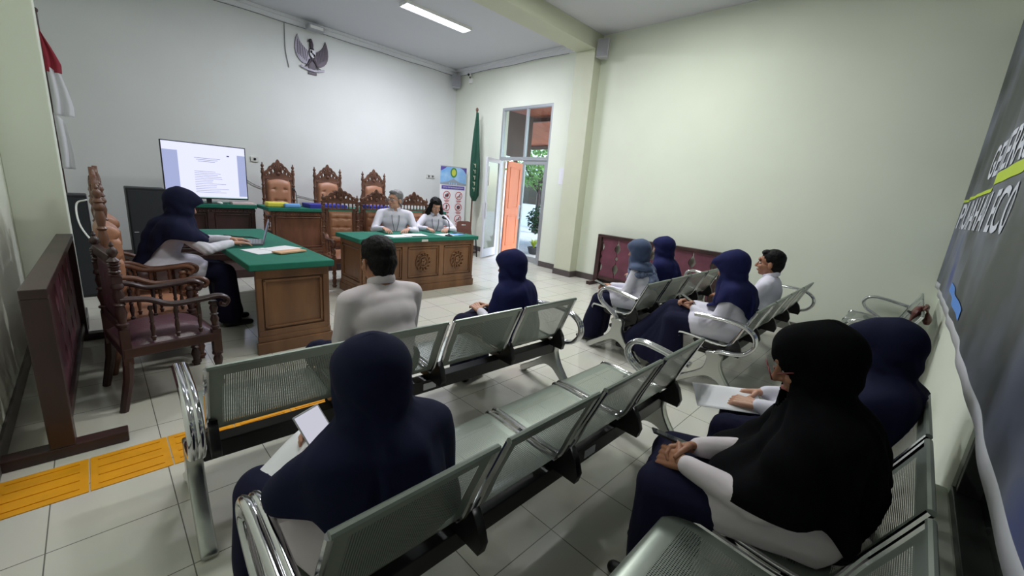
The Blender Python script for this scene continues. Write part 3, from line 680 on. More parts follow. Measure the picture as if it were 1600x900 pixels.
def carved_chair(style, label, group):
    """faces +Y, origin on the floor under the seat centre"""
    W, D = .52, .5
    hb = {'high':1.50,'clerk':1.24,'left':1.32,'low':1.02}[style]
    wood = WOODD if style in ('low',) else WOOD
    lth = LEATHM if style == 'low' else LEATH
    e = empty('carved_armchair', (0,0,0), 0, label, 'chair', group)
    M().box(-W/2,W/2,-D/2,D/2,.34,.40).build('seat_frame', wood, e, bevel=.006)
    c = M(); nx = 14
    def top(u, v): return .40+.075*(1-abs(2*u-1)**4)*(1-abs(2*v-1)**4)
    for j in range(nx+1):
        for i in range(nx+1): c.v.append(V(((i/nx-.5)*(W-.06), (j/nx-.5)*(D-.04), top(i/nx,j/nx))))
    for j in range(nx):
        for i in range(nx): a = j*(nx+1)+i; c.f.append((a,a+1,a+nx+2,a+nx+1)); c.mi.append(0)
    c.build('seat_cushion', lth, e, smooth=True)
    yb = -D/2+.02
    for s in (-1,1):
        x = s*(W/2-.025)
        p = M(); p.box(x-.022,x+.022,yb-.022,yb+.022,.30,.52); p.tube([(x,yb-.05,0),(x,yb-.01,.2),(x,yb,.32)],[.022,.026,.026],8)
        z1 = hb-.12 if style != 'low' else hb-.1
        turned(p, x, yb, .52, .80, .026); p.box(x-.022,x+.022,yb-.022,yb+.022,.80,.84); turned(p, x, yb, .84, z1, .026)
        p.lathe([(.018,0),(.03,.01),(.012,.03),(.026,.055),(.022,.075),(.008,.09),(.012,.10),(.003,.12)], 12, mx=Matrix.Translation((x,yb,z1)))
        p.build('rear_post', wood, e, smooth=True)
        g = M(); g.box(x-.024,x+.024,D/2-.05,D/2-.002,.26,.42); turned(g, x, D/2-.026, .0, .27, .028); turned(g, x, D/2-.026, .42, .62, .024)
        g.build('front_leg', wood, e, smooth=True)
        a = M(); A = spline([(x,yb,.70),(x*1.02,yb+.12,.685),(x*1.06,0,.64),(x*1.08,D/2-.10,.645),(x*1.08,D/2+.0,.655),(x*1.08,D/2+.05,.625),(x*1.08,D/2+.035,.59),(x*1.08,D/2+.01,.60)],5)
        a.tube(A, .024, 10, flat=(.75,1.15)); 
        for k in range(3): turned(a, x*1.03, -.10+k*.12, .42, .645-.0, .012)
        a.build('armrest', wood, e, smooth=True)
    bw = W-.10
    M().box(-bw/2,bw/2,yb-.015,yb+.015,.50,.55).build('lower_rail', wood, e, bevel=.004)
    if style == 'low':
        tufted(bw-.02,.55,.90,.03,2,3,yb).build('backrest', lth, e, smooth=True)
        M().box(-bw/2,bw/2,yb-.018,yb+.018,.90,.96).build('top_rail', wood, e, bevel=.004)
        return e
    zt = {'high':1.22,'clerk':1.02,'left':1.08}[style]
    tufted(bw-.10 if style=='clerk' else bw-.04,.55,zt-.02,.09 if style=='left' else .05,3,2 if style != 'left' else 3,yb,arch=.05 if style=='high' else 0).build('backrest', lth, e, smooth=True)
    for s in (-1,1):
        M().box(s*(bw/2-.02)-.02,s*(bw/2-.02)+.02,yb-.014,yb+.012,.55,zt).build('stile', wood, e, bevel=.004)
    zc = zt
    if style == 'clerk':
        r = M().box(-W/2+.02,W/2-.02,yb-.02,yb+.02,zt,zt+.025)
        for k in range(7): turned(r, -.17+k*.0567, yb, zt+.025, zt+.095, .011)
        r.box(-W/2-.01,W/2+.01,yb-.025,yb+.025,zt+.095,zt+.12).build('spindle_gallery', wood, e, smooth=False)
        zc = zt+.12
    else: M().box(-bw/2,bw/2,yb-.018,yb+.018,zt,zt+.03).build('top_rail', wood, e, bevel=.004); zc = zt+.03
    h = {'high':.26,'clerk':.15,'left':.26}[style]; w = W-.06 if style != 'clerk' else W-.05
    o, hl = crest_plate(w, h)
    cr = plate('crest', o, hl, .024, wood, e, XZ, .003); cr.location = (0,yb,zc)
    q = crest_carving(w, h).build('carving', wood, cr, smooth=True)
    q2 = crest_carving(w, h); [v.__setattr__('y', -v.y) for v in q2.v]; q2.build('carving', wood, cr, smooth=True)
    return e
DAIS = .12
ch = carved_chair('high', 'tall carved judge chair behind the bench, left of three, nearest the television', 'judge chairs on the dais')
ch.location = (2.28, 7.75, DAIS); ch.rotation_euler = (0,0,PI)
c2 = copy_tree(ch); c2.location = (3.15, 7.85, DAIS); c2['label'] = 'tall carved judge chair behind the bench, middle of the three'
c3 = copy_tree(ch); c3.location = (4.07, 7.85, DAIS); c3['label'] = 'tall carved judge chair behind the bench, right of the three'
ck = carved_chair('clerk', 'empty tan tufted carved armchair left of the man in glasses', 'clerk chairs behind the front desk')
ck.location = (2.47, 5.72, 0); ck.rotation_euler = (0,0,PI-.1)
k2 = copy_tree(ck); k2.location = (3.05, 5.78, 0); k2['label'] = 'tan tufted carved armchair on which the man in glasses sits'
k3 = copy_tree(ck); k3.location = (3.76, 5.86, 0); k3['label'] = 'tan tufted carved armchair behind the woman at the microphone'
la = carved_chair('low', 'worn dark armchair with maroon seat, nearest in the left row', 'left row chairs')
la.location = (.235, 3.44, 0); la.rotation_euler = (0,0,-PI/2+math.radians(8))
lb = carved_chair('left', 'empty tan leather carved armchair behind the maroon-seated one', 'left row chairs'); lb.location = (.24, 4.05, 0); lb.rotation_euler = (0,0,-PI/2+.03)
lc = copy_tree(lb); lc.location = (.26, 4.62, 0); lc['label'] = 'tan carved armchair on which the laptop woman sits'

def desk(name, x0, x1, y0, y1, ztop, label, panels, cat='desk', wood=WOODL, over=.06, dais=0, medal=True, carved=False):
    """panels: list of (side, n)"""
    e = empty(name, ((x0+x1)/2,(y0+y1)/2,dais), 0, label, cat)
    hx, hy = (x1-x0)/2, (y1-y0)/2; zt = ztop-dais
    M().box(-hx-over,hx+over,-hy-over,hy+over,zt-.055,zt).build('green_top', GREENC, e, bevel=.008)
    b = M(); t = .03
    for s in panels:
        if s == 'S': b.box(-hx,hx,-hy,-hy+t,.02,zt-.055)
        if s == 'N': b.box(-hx,hx,hy-t,hy,.02,zt-.055)
        if s == 'W': b.box(-hx,-hx+t,-hy,hy,.02,zt-.055)
        if s == 'E': b.box(hx-t,hx,-hy,hy,.02,zt-.055)
    b.build('body_panel', wood, e, bevel=.003)
    def face(side, n, L):
        # frame strips + plinth on a face; local: along x, outward -Y
        mx = {'S': Matrix.Translation((0,-hy,0)), 'N': Matrix.Translation((0,hy,0)) @ Matrix.Rotation(PI,4,'Z'), 'W': Matrix.Translation((-hx,0,0)) @ Matrix.Rotation(-PI/2,4,'Z'), 'E': Matrix.Translation((hx,0,0)) @ Matrix.Rotation(PI/2,4,'Z')}[side]
        zb, zu = .16, zt-.055
        p = M().box(-L-.02,L+.02,-.035,0,0,.10,mx=mx).box(-L-.01,L+.01,-.022,0,.10,.15,mx=mx)
        p.build('plinth', wood, e, bevel=.006)
        fr = M().box(-L,L,-.018,0,zu-.07,zu,mx=mx).box(-L,L,-.018,0,.15,.20,mx=mx)
        w = 2*L/n
        for k in range(n+1):
            x = -L+w*k; fr.box(max(-L,x-.04),min(L,x+.04),-.0185,0,.2,zu-.07,mx=mx)
        fr.build('frame', wood, e, bevel=.004)
        ml = M()
        for k in range(n):
            a, c_ = -L+w*k+.05, -L+w*(k+1)-.05; z0, z1 = .215, zu-.085
            ml.box(a,c_,-.016,-.002,z0,z0+.018,mx=mx).box(a,c_,-.016,-.002,z1-.018,z1,mx=mx).box(a,a+.018,-.016,-.002,z0,z1,mx=mx).box(c_-.018,c_,-.016,-.002,z0,z1,mx=mx)
        ml.build('moulding', wood, e, bevel=.004)
        if medal and side == 'S':
            for k in range(n):
                cx = -L+w*(k+.5); cz = (.215+zu-.085)/2; g = M(); ry = min(.15, (zu-.3)/2*.75)
                T0 = mx @ Matrix.Translation((cx,-.012,cz))
                for i in range(12):
                    a = i*PI/6; g.tube([(math.cos(a+q*.5)*ry*(.62+.30*math.sin(q*1.9))*.85, 0, math.sin(a+q*.5)*ry*(.62+.30*math.sin(q*1.9))) for q in (0,.4,.8,1.2,1.6)], [.010,.012,.010,.008,.004], 6, mx=T0)
                g.tube([(math.cos(a*PI/10)*ry*.5*.85,-.004,math.sin(a*PI/10)*ry*.5) for a in range(20)], .008, 6, closed=True, mx=T0)
                for i in range(5): g.ball((0.0+math.cos(i*1.257)*.022,-.004,math.sin(i*1.257)*.028),(.018,.008,.02),mx=T0)
                g.build('carved_medallion', wood, e, smooth=True)
        if carved:
            g = M(); N = int(2*L/.05)
            for k in range(N):
                x = -L+.03+k*.05; g.tube([(x+.018*math.cos(q),-.022,zu-.035+.018*math.sin(q)) for q in (0,1,2,3,4,5)], .006, 5, mx=mx)
            g.build('carved_frieze', wood, e, smooth=True)
    for s, n in panels.items():
        face(s, n, hx if s in 'SN' else hy)
    return e
dk1 = desk('clerk_desk', .84, 1.40, 3.66, 5.82, .77, 'long green-topped wooden desk under the laptop', {'S':1,'E':4}, medal=False, over=.05)
dk2 = desk('front_desk', 2.28, 4.06, 4.83, 5.42, .77, 'green-topped carved desk with two medallion panels at which the man in glasses sits', {'S':3,'W':1,'E':1}, over=.06)
tag(M().box(XL, 5.4, 6.55, YF-.012, 0, DAIS).build('dais_tmp', mat('dais_carpet', (60,42,40), .8), bevel=.01), kind='structure'); C.objects['dais_tmp'].name = 'trim_6'
dk3 = desk('judges_bench', 1.86, 5.0, 6.95, 7.45, .955, 'long green-topped judges bench in dark carved wood on the dais', {'S':4}, wood=WOOD, over=.05, dais=DAIS, medal=False, carved=True)
dk4 = desk('side_bench', .62, 1.72, 7.3, 7.75, .955, 'dark green-topped bench below the television, left of the judges bench', {'S':2,'E':1}, wood=WOODD, over=.04, dais=DAIS, medal=False, carved=True)
# metal name plate on front desk
M().box(-.07,.03,-.363,-.355,.715,.745).build('paper_label', PLATEW, dk2)

# television
SCR = bpy.data.materials.new('tv_screen'); SCR.use_nodes = True
_n = SCR.node_tree; _b = _n.nodes['Principled BSDF']; _b.inputs['Base Color'].default_value = (0,0,0,1); _b.inputs['Roughness'].default_value = .3
_b.inputs['Emission Color'].default_value = (*srgb((.88,.89,1.0)),1); _b.inputs['Emission Strength'].default_value = 1.2
def tvm(name, c, s=1.0): return emit(name, c, s)
tvY = 7.1; tx0, tx1 = .71, 1.655
tv = empty('television', ((tx0+tx1)/2, tvY, 0), math.radians(0), 'large bright television showing a white text document', 'television')
hw = (tx1-tx0)/2; z0, z1 = 1.02, 1.78
M().box(-hw,hw,0,.05,z0,z1).build('cabinet', BLACKP, tv, bevel=.004)
s_ = M().box(-hw+.012,hw-.012,-.003,0,z0+.018,z1-.012).build('screen', SCR, tv)
pb_ = tvm('pane_blue', (190,200,246), .8)
M().box(-hw+.012,-hw+.17,-.004,-.003,z0+.05,z1-.12).build('side_pane', pb_, s_); M().box(hw-.11,hw-.012,-.004,-.003,z0+.05,z1-.12).build('side_pane', pb_, s_)
tl = M(); random.seed(3)
th_ = M()
for k in range(3): th_.box(-.13+.02*k,.16-.03*k,-.005,-.004,z1-.20-k*.022,z1-.195-k*.022)
th_.build('heading_line', tvm('line_head', (120,124,150), .7), s_)
for k in range(13): tl.box(-.14,.10+random.uniform(-.05,.14),-.005,-.004,z1-.38-k*.024,z1-.376-k*.024)
tl.build('text_line', tvm('line_grey', (120,124,150), .7), s_)
M().box(.24,.27,-.005,-.004,z1-.15,z1-.135).build('cursor_mark', tvm('mark', (90,70,130), .6), s_)
M().box(-hw+.012,hw-.012,-.004,-.003,z0+.018,z0+.03).build('task_bar', tvm('bar', (190,225,225), .8), s_)
M().box(-.03,.03,.01,.04,.955,z0).box(-.2,.2,-.06,.12,.955,.965).build('stand', BLACKP, tv, bevel=.004)
tv.location.y = tvY+.25; tv.scale = (1.035,1,1.0)
# the flightcase-like speakers at left
def pa(x, y, w, d, h, z0, label):
    e = empty('loudspeaker_cabinet', (x,y,z0), math.radians(0), label, 'loudspeaker')
    M().box(-w/2,w/2,-d/2,d/2,0,h).build('cabinet', mat('speaker_black'+str(int(x*100)), (24,26,32), .6), e, bevel=.01)
    M().box(-w/2+.015,w/2-.015,-d/2-.006,-d/2,.03,h-.03).build('grille', mat('speaker_grille'+str(int(x*100)), (34,38,46), .6, bump=.5, bscale=400), e, bevel=.003)
    M().box(-w/2+.03,-w/2+.07,-d/2-.009,-d/2-.006,h*.5,h*.5+.012).build('badge', GREYPL, e)
pa(.45, 6.75, .36, .34, 1.05, DAIS, 'tall black loudspeaker behind the laptop woman, left of the television')
pa(-.20, 6.35, .30, .3, 1.09, 0, 'black equipment box behind the left pillar with a white cable over it')
M().tube(spline([(.15,-.25,1.05),(.07,-.23,1.0),(.08,-.45,.8),(.20,-.95,.62)],6), .008, 6).build('white_cable', WHITE, C.objects['loudspeaker_cabinet.001'], smooth=True)
# ---------------------------------------------------------------- things on the tables
ZT = .77
def paper(x, y, z, w, h, rz, label, m=PAPER, t=.003, name='paper', group=None, tilt=0):
    o = M().box(-w/2,w/2,-h/2,h/2,0,t).build(name, m); o.location = (x,y,z); o.rotation_euler = (tilt,0,rz); return tag(o, label, 'paper' if m is PAPER else 'folder', group)
lp = empty('laptop', (1.06, 4.72, ZT), -PI/2-.25, 'open grey laptop on the green desk in front of the woman', 'laptop')
M().box(-.165,.165,-.115,.115,0,.018).build('base', LGREY, lp, bevel=.004)
kb = M()
for r in range(5):
    for k in range(12): kb.box(-.145+k*.0245,-.125+k*.0245,-.02+r*.024,-.001+r*.024,.018,.0195)
kb.build('keyboard', mat('keys', (176,178,190), .5), lp)
sc = M().box(-.165,.165,-.004,.004,0,.225).build('screen', LGREY, lp, bevel=.003); sc.location = (0,.118,.012); sc.rotation_euler = (math.radians(-14),0,0)
M().box(-.155,.155,-.0055,-.004,.012,.215).build('display', emit('laptop_display', (150,160,190), .5), sc)
paper(1.03, 4.22, ZT, .21, .30, .25, 'white paper sheet on the desk below the woman hand', PAPER)
paper(1.22, 4.30, ZT+.0035, .21, .297, -1.1, 'white paper sheet beside the laptop, towards the desk centre', PAPER)
paper(1.23, 4.08, ZT+.007, .12, .27, -1.2, 'buff folded papers at the near end of the clerk desk', PINKB, .012, 'folder')
e = empty('mobile_phone', (.98,5.05,ZT), .5, 'black phone lying on the clerk desk behind the laptop', 'phone'); M().box(-.035,.035,-.075,.075,0,.008).build('body', BLACKP, e, bevel=.003); M().box(-.03,.03,-.068,.068,.008,.0085).build('screen', mat('phone_glass', (60,64,70), .1), e)
tag(M().tube(spline([(.95,5.3,ZT+.006),(1.05,5.15,ZT+.006),(1.15,5.1,ZT+.006),(1.2,4.95,ZT+.006)]), .005, 6).build('charging_cable', BLACKP, smooth=True), 'black cable on the green desk behind the laptop', 'cable')
paper(2.85, 4.95, ZT, .3, .21, .1, 'white papers spread on the front desk before the man in glasses', PAPER, .006)
paper(3.12, 4.98, ZT+.007, .3, .22, -.15, 'open white document under the hand of the man in glasses', PAPER, .006)
paper(3.66, 4.98, ZT, .3, .21, .1, 'white sheet before the woman at the microphone', PAPER, .004)
paper(3.86, 4.97, ZT, .2, .14, .1, 'light blue folder at the right of the front desk', LBLUE, .008, 'folder')
paper(3.97, 5.08, ZT, .12, .16, .4, 'dark folder at the right end of the front desk', BLACKP, .01, 'folder')
def mic(x, y, z, rz, h, label):
    e = empty('desk_microphone', (x,y,z), rz, label, 'microphone')
    M().lathe([(.055,0),(.055,.012),(.02,.02),(.012,.03)], 18).build('base', BLACKP, e, smooth=True)
    P = spline([(0,0,.02),(0,-.0,h*.6),(0,.03,h*.9),(0,.09,h)]); M().tube(P, .006, 8).build('gooseneck', BLACKM, e, smooth=True)
    M().tube([(0,.09,h),(0,.14,h+.012)], [.013,.02], 12).ball((0,.15,h+.015),(.022,.026,.022)).build('microphone_head', BLACKP, e, smooth=True)
mic(3.62, 4.86, ZT, 0, .24, 'black gooseneck microphone on the front desk before the woman')
mic(2.28, 7.1, .955, 0, .26, 'black microphone on the judges bench before the left judge chair')
mic(3.75, 7.0, .955, PI/2, .27, 'black microphone on the judges bench pointing left')
tag(M().box(2.42,3.02,6.93,7.3,.955,1.02).build('blue_folder_tmp', BLUEF, bevel=.005), 'long blue document case on the judges bench, left one', 'folder', None); C.objects['blue_folder_tmp'].name = 'blue_case'
tag(M().box(3.45,3.85,6.95,7.3,.955,1.02).build('blue_case', BLUEF, bevel=.005), 'blue document case on the judges bench between the clerk chairs', 'folder', None)
tag(M().box(1.83,2.13,6.98,7.15,.955,1.03).build('yellow_pack', YELP, bevel=.02), 'yellow packet on the left end of the judges bench', 'packet')
tag(M().box(2.05,2.28,6.92,7.02,.955,1.02).build('blue_pack', LBLUE, bevel=.02), 'light blue packet on the judges bench beside the yellow one', 'packet')
tag(M().box(1.45,1.74,7.28,7.5,.955,.985).build('pink_papers', mat('pinkish', (222,200,200), .7), bevel=.004), 'pale pink stack of papers on the side bench under the television', 'papers')
e = empty('computer_mouse', (1.30,7.33,.955), .4, 'white mouse on the side bench below the television', 'mouse'); M().ball((0,0,.012),(.03,.05,.02)).build('shell', WHITE, e, smooth=True)
TINT = mat('brown_lens', (120,78,66), .15); TINT.node_tree.nodes['Principled BSDF'].inputs['Alpha'].default_value = .75
CLEAR = mat('clear_lens', (220,220,225), .1); CLEAR.node_tree.nodes['Principled BSDF'].inputs['Alpha'].default_value = .12
# ---------------------------------------------------------------- people
def cap(mb, a, b, ra, rb, n=14, fl=(1,1), up=None):
    a, b = V(a), V(b); d = (b-a); L = d.length
    if L < 1e-5: return mb.ball(a, ra)
    d /= L; P = []; R = []
    for k in range(4): t = k/4*PI/2; P.append(a-d*ra*math.cos(t)); R.append(max(ra*math.sin(t), ra*.08))
    for k in range(4): P.append(a+d*L*k/3); R.append(ra+(rb-ra)*k/3)
    for k in range(1, 5): t = k/4*PI/2; P.append(b+d*rb*math.sin(t)); R.append(max(rb*math.cos(t), rb*.08))
    return mb.tube(P, R, n, flat=fl, up=up)
def chain(mb, pts, rs, fl=(1,1), up=None):
    for i in range(len(pts)-1): cap(mb, pts[i], pts[i+1], rs[i], rs[i+1], fl=fl, up=up)
    return mb
def ell(mb, c, r, mx=None, rot=None):
    m = (mx or Matrix.Identity(4)) @ Matrix.Translation(V(c))
    if rot: m = m @ Euler(rot).to_matrix().to_4x4()
    return mb.ball((0,0,0), r, mx=m, nu=24, nv=16)
def remesh(mb, vox, it=4, deform=None, cut=None, post=1):
    me = mb.mesh(); o = bpy.data.objects.new('t', me); C.objects.link(o)
    r = o.modifiers.new('r', 'REMESH'); r.mode = 'VOXEL'; r.voxel_size = vox
    s = o.modifiers.new('s', 'SMOOTH'); s.factor = .6; s.iterations = it
    bpy.context.view_layer.update()
    out = bpy.data.meshes.new_from_object(o.evaluated_get(bpy.context.evaluated_depsgraph_get())); bpy.data.objects.remove(o)
    if deform:
        out.update(); ns = [v.normal.copy() for v in out.vertices]
        for v, n in zip(out.vertices, ns): v.co = deform(v.co.copy(), n)
    if cut:
        bm = bmesh.new(); bm.from_mesh(out)
        bmesh.ops.delete(bm, geom=[v for v in bm.verts if cut(v.co)], context='VERTS'); bm.to_mesh(out); bm.free()
    for p in out.polygons: p.use_smooth = True
    return out
def link(name, me, m, parent, solid=0):
    me.materials.clear(); me.materials.append(m)
    o = bpy.data.objects.new(name, me); C.objects.link(o); o.parent = parent
    if solid: q = o.modifiers.new('s', 'SOLIDIFY'); q.thickness = solid; q.offset = 1
    return o
def join_meshes(ms):
    bm = bmesh.new()
    for m in ms: bm.from_mesh(m)
    out = bpy.data.meshes.new('j'); bm.to_mesh(out); bm.free()
    for p in out.polygons: p.use_smooth = True
    return out
def hand_mesh(W, d, up, side, curl=.35, spread=.05, vox=.0032, s=1.):
    """W wrist, d finger direction, up = back-of-hand normal, side = +1 if thumb lies towards d x up"""
    d = V(d).normalized(); up = V(up); up = (up-d*up.dot(d)).normalized(); t = d.cross(up)*side; W = V(W)
    mb = M()
    for k in range(4):
        off = (-1.5+k)*.019*s
        cap(mb, W-t*off*.5, W+d*.082*s-t*off, .015*s, .0115*s)
    cap(mb, W-d*.02*s, W+d*.02*s, .021*s, .021*s, fl=(.8,1.1), up=up)
    for k, L in enumerate((.066,.074,.069,.054)):
        off = (-1.5+k)*.0195*s; p = W+d*.082*s-t*off; ang = 0; dd = d-t*((k-1.5)*spread)
        c = curl if not isinstance(curl,(list,tuple)) else curl[k]
        for j, fr in enumerate((.45,.30,.25)):
            ang += c*(1.0 if j else .8); q = p+(dd*math.cos(ang)-up*math.sin(ang)).normalized()*L*fr*s
            cap(mb, p, q, (.0088-.0008*j)*s, (.0082-.0008*j)*s, 10); p = q
    p = W+d*.018*s+t*.026*s; q = p+(d*.55+t*.75-up*.35).normalized()*.042*s; r = q+(d*.9+t*.25-up*.45).normalized()*.030*s; e = r+(d*.95-up*.55).normalized()*.024*s
    cap(mb, W+t*.012*s, p, .014*s, .014*s); cap(mb, p, q, .0125*s, .0105*s); cap(mb, q, r, .0102*s, .0092*s); cap(mb, r, e, .009*s, .0078*s)
    return remesh(mb, vox, 2)
def shirtfold(amp, seed, El):
    def f(co, n):
        w = noise.noise(V((co.x*4+seed, co.y*4, co.z*4))); k = 0
        for e_ in El: k += math.exp(-((co-e_).length/.07)**2)
        c1 = math.sin(co.z*26+abs(co.x)*46+w*9)*.5+.5
        return co+n*(amp*.45*c1*max(0,w+.1) + .008*k*math.sin((co.z+co.y)*110+w*6)*.5 + .004*noise.noise(V((co.x*14,co.y*14+seed,co.z*5))))
    return f
def fold(amp, fx, seed=0):
    def f(co, n):
        q = noise.noise(V((co.x*fx+seed, co.y*fx, co.z*fx*.55)))
        w = noise.noise(V((co.x*fx*2.3, co.y*fx*2.3+seed, co.z*fx*1.3)))
        return co+n*amp*(q+.4*w-.1)
    return f
def person(x, y, rz, label, seat=.42, s=1., lean=8, hp=10, hyaw=0, hroll=0, hands=None, knees=None, feet=None, top='shirt', topc=SHIRT, bottom='skirt', botc=NAVYS,
           hijab=None, hair=None, skin=SKIN, vox=.010, cape=.6, curl=.5, tunic=False, slump=0., male=False, glasses=None, hdirs=None, facevox=.005, hx=0., shoe=BLACKP, hand_up=None, capeW=1., elb=None, pel=(0,0), detail=True, brim=0., hem=None, tz=.92, gy=0., badge=None, bench=None):
    e = empty('person', (x,y,0), rz, label, 'person')
    z0 = seat
    ln = math.radians(lean)
    Pp = V((pel[0], pel[1], z0+.10*s)); 
    def sp(t, x=0, b=0):   # along spine with slump curvature; b = backwards
        t = t*tz; a = ln + slump*t*t*1.2
        return V((Pp.x+x, Pp.y + t*math.sin(ln)*s + slump*t*t*s*.9 - b*math.cos(a), Pp.z + t*math.cos(ln*.9)*s - slump*t*t*s*.25 + b*math.sin(a)))
    SW = (.185 if male else .150)*s
    Ch = sp(.25); Sh = sp(.385); Nk = sp(.435)
    hpr = math.radians(hp)
    Hm = Matrix.Translation(Nk + V((hx, .03*s+.05*math.sin(hpr)*s, .125*s-(.022 if male else 0)-.03*abs(math.sin(hpr))))) @ Matrix.Rotation(math.radians(hyaw),4,'Z') @ Matrix.Rotation(-hpr,4,'X') @ Matrix.Rotation(math.radians(hroll),4,'Y') @ Matrix.Scale(s,4)
    knees = knees or [(-.10,.42),( .10,.42)]
    K = [V((Pp.x*0+k[0], k[1]*1., (k[2] if len(k) > 2 else z0+.05*s))) for k in knees]
    feet = feet or [(-.11,.40),( .11,.40)]
    A = [V((q[0], q[1], (q[2] if len(q) > 2 else .08))) for q in feet]
    hands = hands or [(-.07,.30,z0+.17),(.07,.30,z0+.17)]
    Hd = [V(h) for h in hands]
    dz_ = -.02 if male else -.012
    Sj = [V((-SW,0,dz_))+Sh, V((SW,0,dz_))+Sh]
    El = []
    for i in (0,1):
        a, b = Sj[i], Hd[i]; L1, L2 = .27*s, .245*s; dv = b-a; D = min(dv.length, (L1+L2)*.995)
        if dv.length > (L1+L2)*.995: b = a+dv.normalized()*D; Hd[i] = b
        dn_ = dv.normalized(); h = math.sqrt(max(0, L1*L1-((L1*L1-L2*L2+D*D)/(2*D))**2)); m0 = (L1*L1-L2*L2+D*D)/(2*D)
        pole = V(((-1 if i == 0 else 1)*.45, -.5, -.8)) if not elb else V(elb[i])
        pole = (pole-dn_*pole.dot(dn_)).normalized(); El.append(a+dn_*m0+pole*h)
    # ---- body (one mesh)
    bs = []
    b = M(); ell(b, Pp, (.15*s,.11*s,.10*s)); chain(b, [Pp+V((0,0,.05)), sp(.15), Ch, sp(.34)], [.10*s,.09*s,.10*s,.075*s], fl=(1,1))
    for i in (0,1):
        chain(b, [sp(.33), Sj[i]+V((0,0,-.01)), El[i], Hd[i]], [.055*s,.038*s,.030*s,.022*s])
        hip = Pp+V(((-1 if i==0 else 1)*.08*s,.02,-.01)); chain(b, [hip, K[i], A[i]], [.08*s,.055*s,.032*s])
        cap(b, A[i]+V((0,-.03,-.045)), A[i]+V((0,.13*s,-.052)), .030*s, .022*s)
    chain(b, [sp(.36), Hm @ V((0,-.02,-.06))], [.055*s,.05*s])
    bs.append(remesh(b, vox, 3))
    hm = M()
    ell(hm, (0,-.012,.035), (.074,.094,.085), Hm); ell(hm, (0,.030,-.035), (.058,.064,.080), Hm); ell(hm, (0,.062,-.088), (.026,.024,.022), Hm)
    ell(hm, (0,.084,.035), (.045,.016,.02), Hm); ell(hm, (.036,.066,-.028), (.022,.022,.02), Hm); ell(hm, (-.036,.066,-.028), (.022,.022,.02), Hm)
    cap(hm, Hm @ V((0,.088,.012)), Hm @ V((0,.112,-.028)), .008*s, .012*s); ell(hm, (0,.094,-.034), (.017,.012,.009), Hm)
    ell(hm, (0,.088,-.060), (.022,.010,.006), Hm); ell(hm, (0,.085,-.070), (.019,.010,.006), Hm)
    for q in (-1,1): ell(hm, (q*.078,-.008,-.012), (.010,.020,.032), Hm, (0,0,q*.4))
    cap(hm, Hm @ V((0,-.02,-.06)), sp(.40), .050*s, .055*s)
    bs.append(remesh(hm, facevox, 2))
    for i in (0,1):
        fd = (Hd[i]-El[i]).normalized()
        if hdirs and hdirs[i]: fd = V(hdirs[i]).normalized()
        up = V(hand_up[i]) if hand_up else V(((-1 if i==0 else 1)*.25,.3,1))
        bs.append(hand_mesh(Hd[i], fd, up, (1 if i == 0 else -1)*1, curl, s=s*1.0))
    body = link('body', join_meshes(bs), skin, e)
    # eyes, brows, lips
    if detail:
        for q in (-1,1):
            ey = M(); ell(ey, (q*.031,.079,.004), (.013,.010,.0075), Hm); eo = ey.build('eye', EYEW, e, smooth=True)
            ip = M(); ell(ip, (q*.031,.0865,.003), (.006,.004,.006), Hm); ip.build('iris', EYEB, eo, smooth=True)
            cap2 = M().tube([Hm @ V((q*.014,.094,.024)), Hm @ V((q*.032,.090,.030)), Hm @ V((q*.050,.076,.022))], [.003*s,.0038*s,.002*s], 6); cap2.build('eyebrow', HAIR, e, smooth=True)
        lp_ = M().tube([Hm @ V((-.020,.090,-.064)), Hm @ V((-.008,.0975,-.062)), Hm @ V((.008,.0975,-.062)), Hm @ V((.020,.090,-.064))], [.002*s,.0055*s,.0055*s,.002*s], 8); lp_.build('lips', LIP, e, smooth=True)
    # ---- bottom garment
    g = M()
    if bottom == 'skirt':
        for i in (0,1):
            hip = Pp+V(((-1 if i==0 else 1)*.07*s,.0,-.005)); chain(g, [hip, K[i]], [.115*s,.085*s]); chain(g, [K[i], A[i]+V((0,.0,.04))], [.085*s,.10*s])
        km = (K[0]+K[1])/2; am = (A[0]+A[1])/2+V((0,0,.04)); chain(g, [Pp, km, am], [.115*s,.075*s,.10*s])
        for t in (.25,.5,.75):
            for w in (.33,.67): chain(g, [K[0].lerp(K[1],w), A[0].lerp(A[1],w)+V((0,0,.04))], [.075*s,.095*s])
        kz = min(K[0].z, K[1].z)
        def dfm(co, n):
            t = max(0, min(1, (kz-co.z)/.35)); a = noise.noise(V((co.x*9, co.y*9, co.z*1.6)))
            w = noise.noise(V((co.x*6, co.y*4, co.z*6)))
            c = co+n*(.030*t*a+.008*w)
            if c.z < .045: c.z = .045+(c.z-.045)*.1
            return c
        me = remesh(g, vox, 8, dfm)
    else:
        for i in (0,1):
            hip = Pp+V(((-1 if i==0 else 1)*.08*s,.0,-.01)); chain(g, [hip, K[i], A[i]+V((0,0,.02))], [.105*s,.072*s,.058*s])
        ell(g, Pp, (.175*s,.125*s,.11*s)); me = remesh(g, vox, 4, fold(.012, 12, x))
    link('skirt' if bottom == 'skirt' else 'trousers', me, botc, e)
    # ---- top garment
    g = M()
    bw_ = 1.0 if male else .93
    chain(g, [Pp+V((0,-.01,.02)), sp(.12), sp(.25)], [.120*s,.115*s,.115*s]); ell(g, sp(.02), (.165*s,.125*s,.10*s)); ell(g, sp(.14), (.168*s*bw_,.120*s,.12*s))
    ell(g, sp(.25), (.185*s*bw_,.118*s,.12*s)); ell(g, sp(.335), (.19*s*bw_,.095*s,.075*s))
    chain(g, [sp(.33), sp(.395,0,.004)], [.085*s,.056*s])
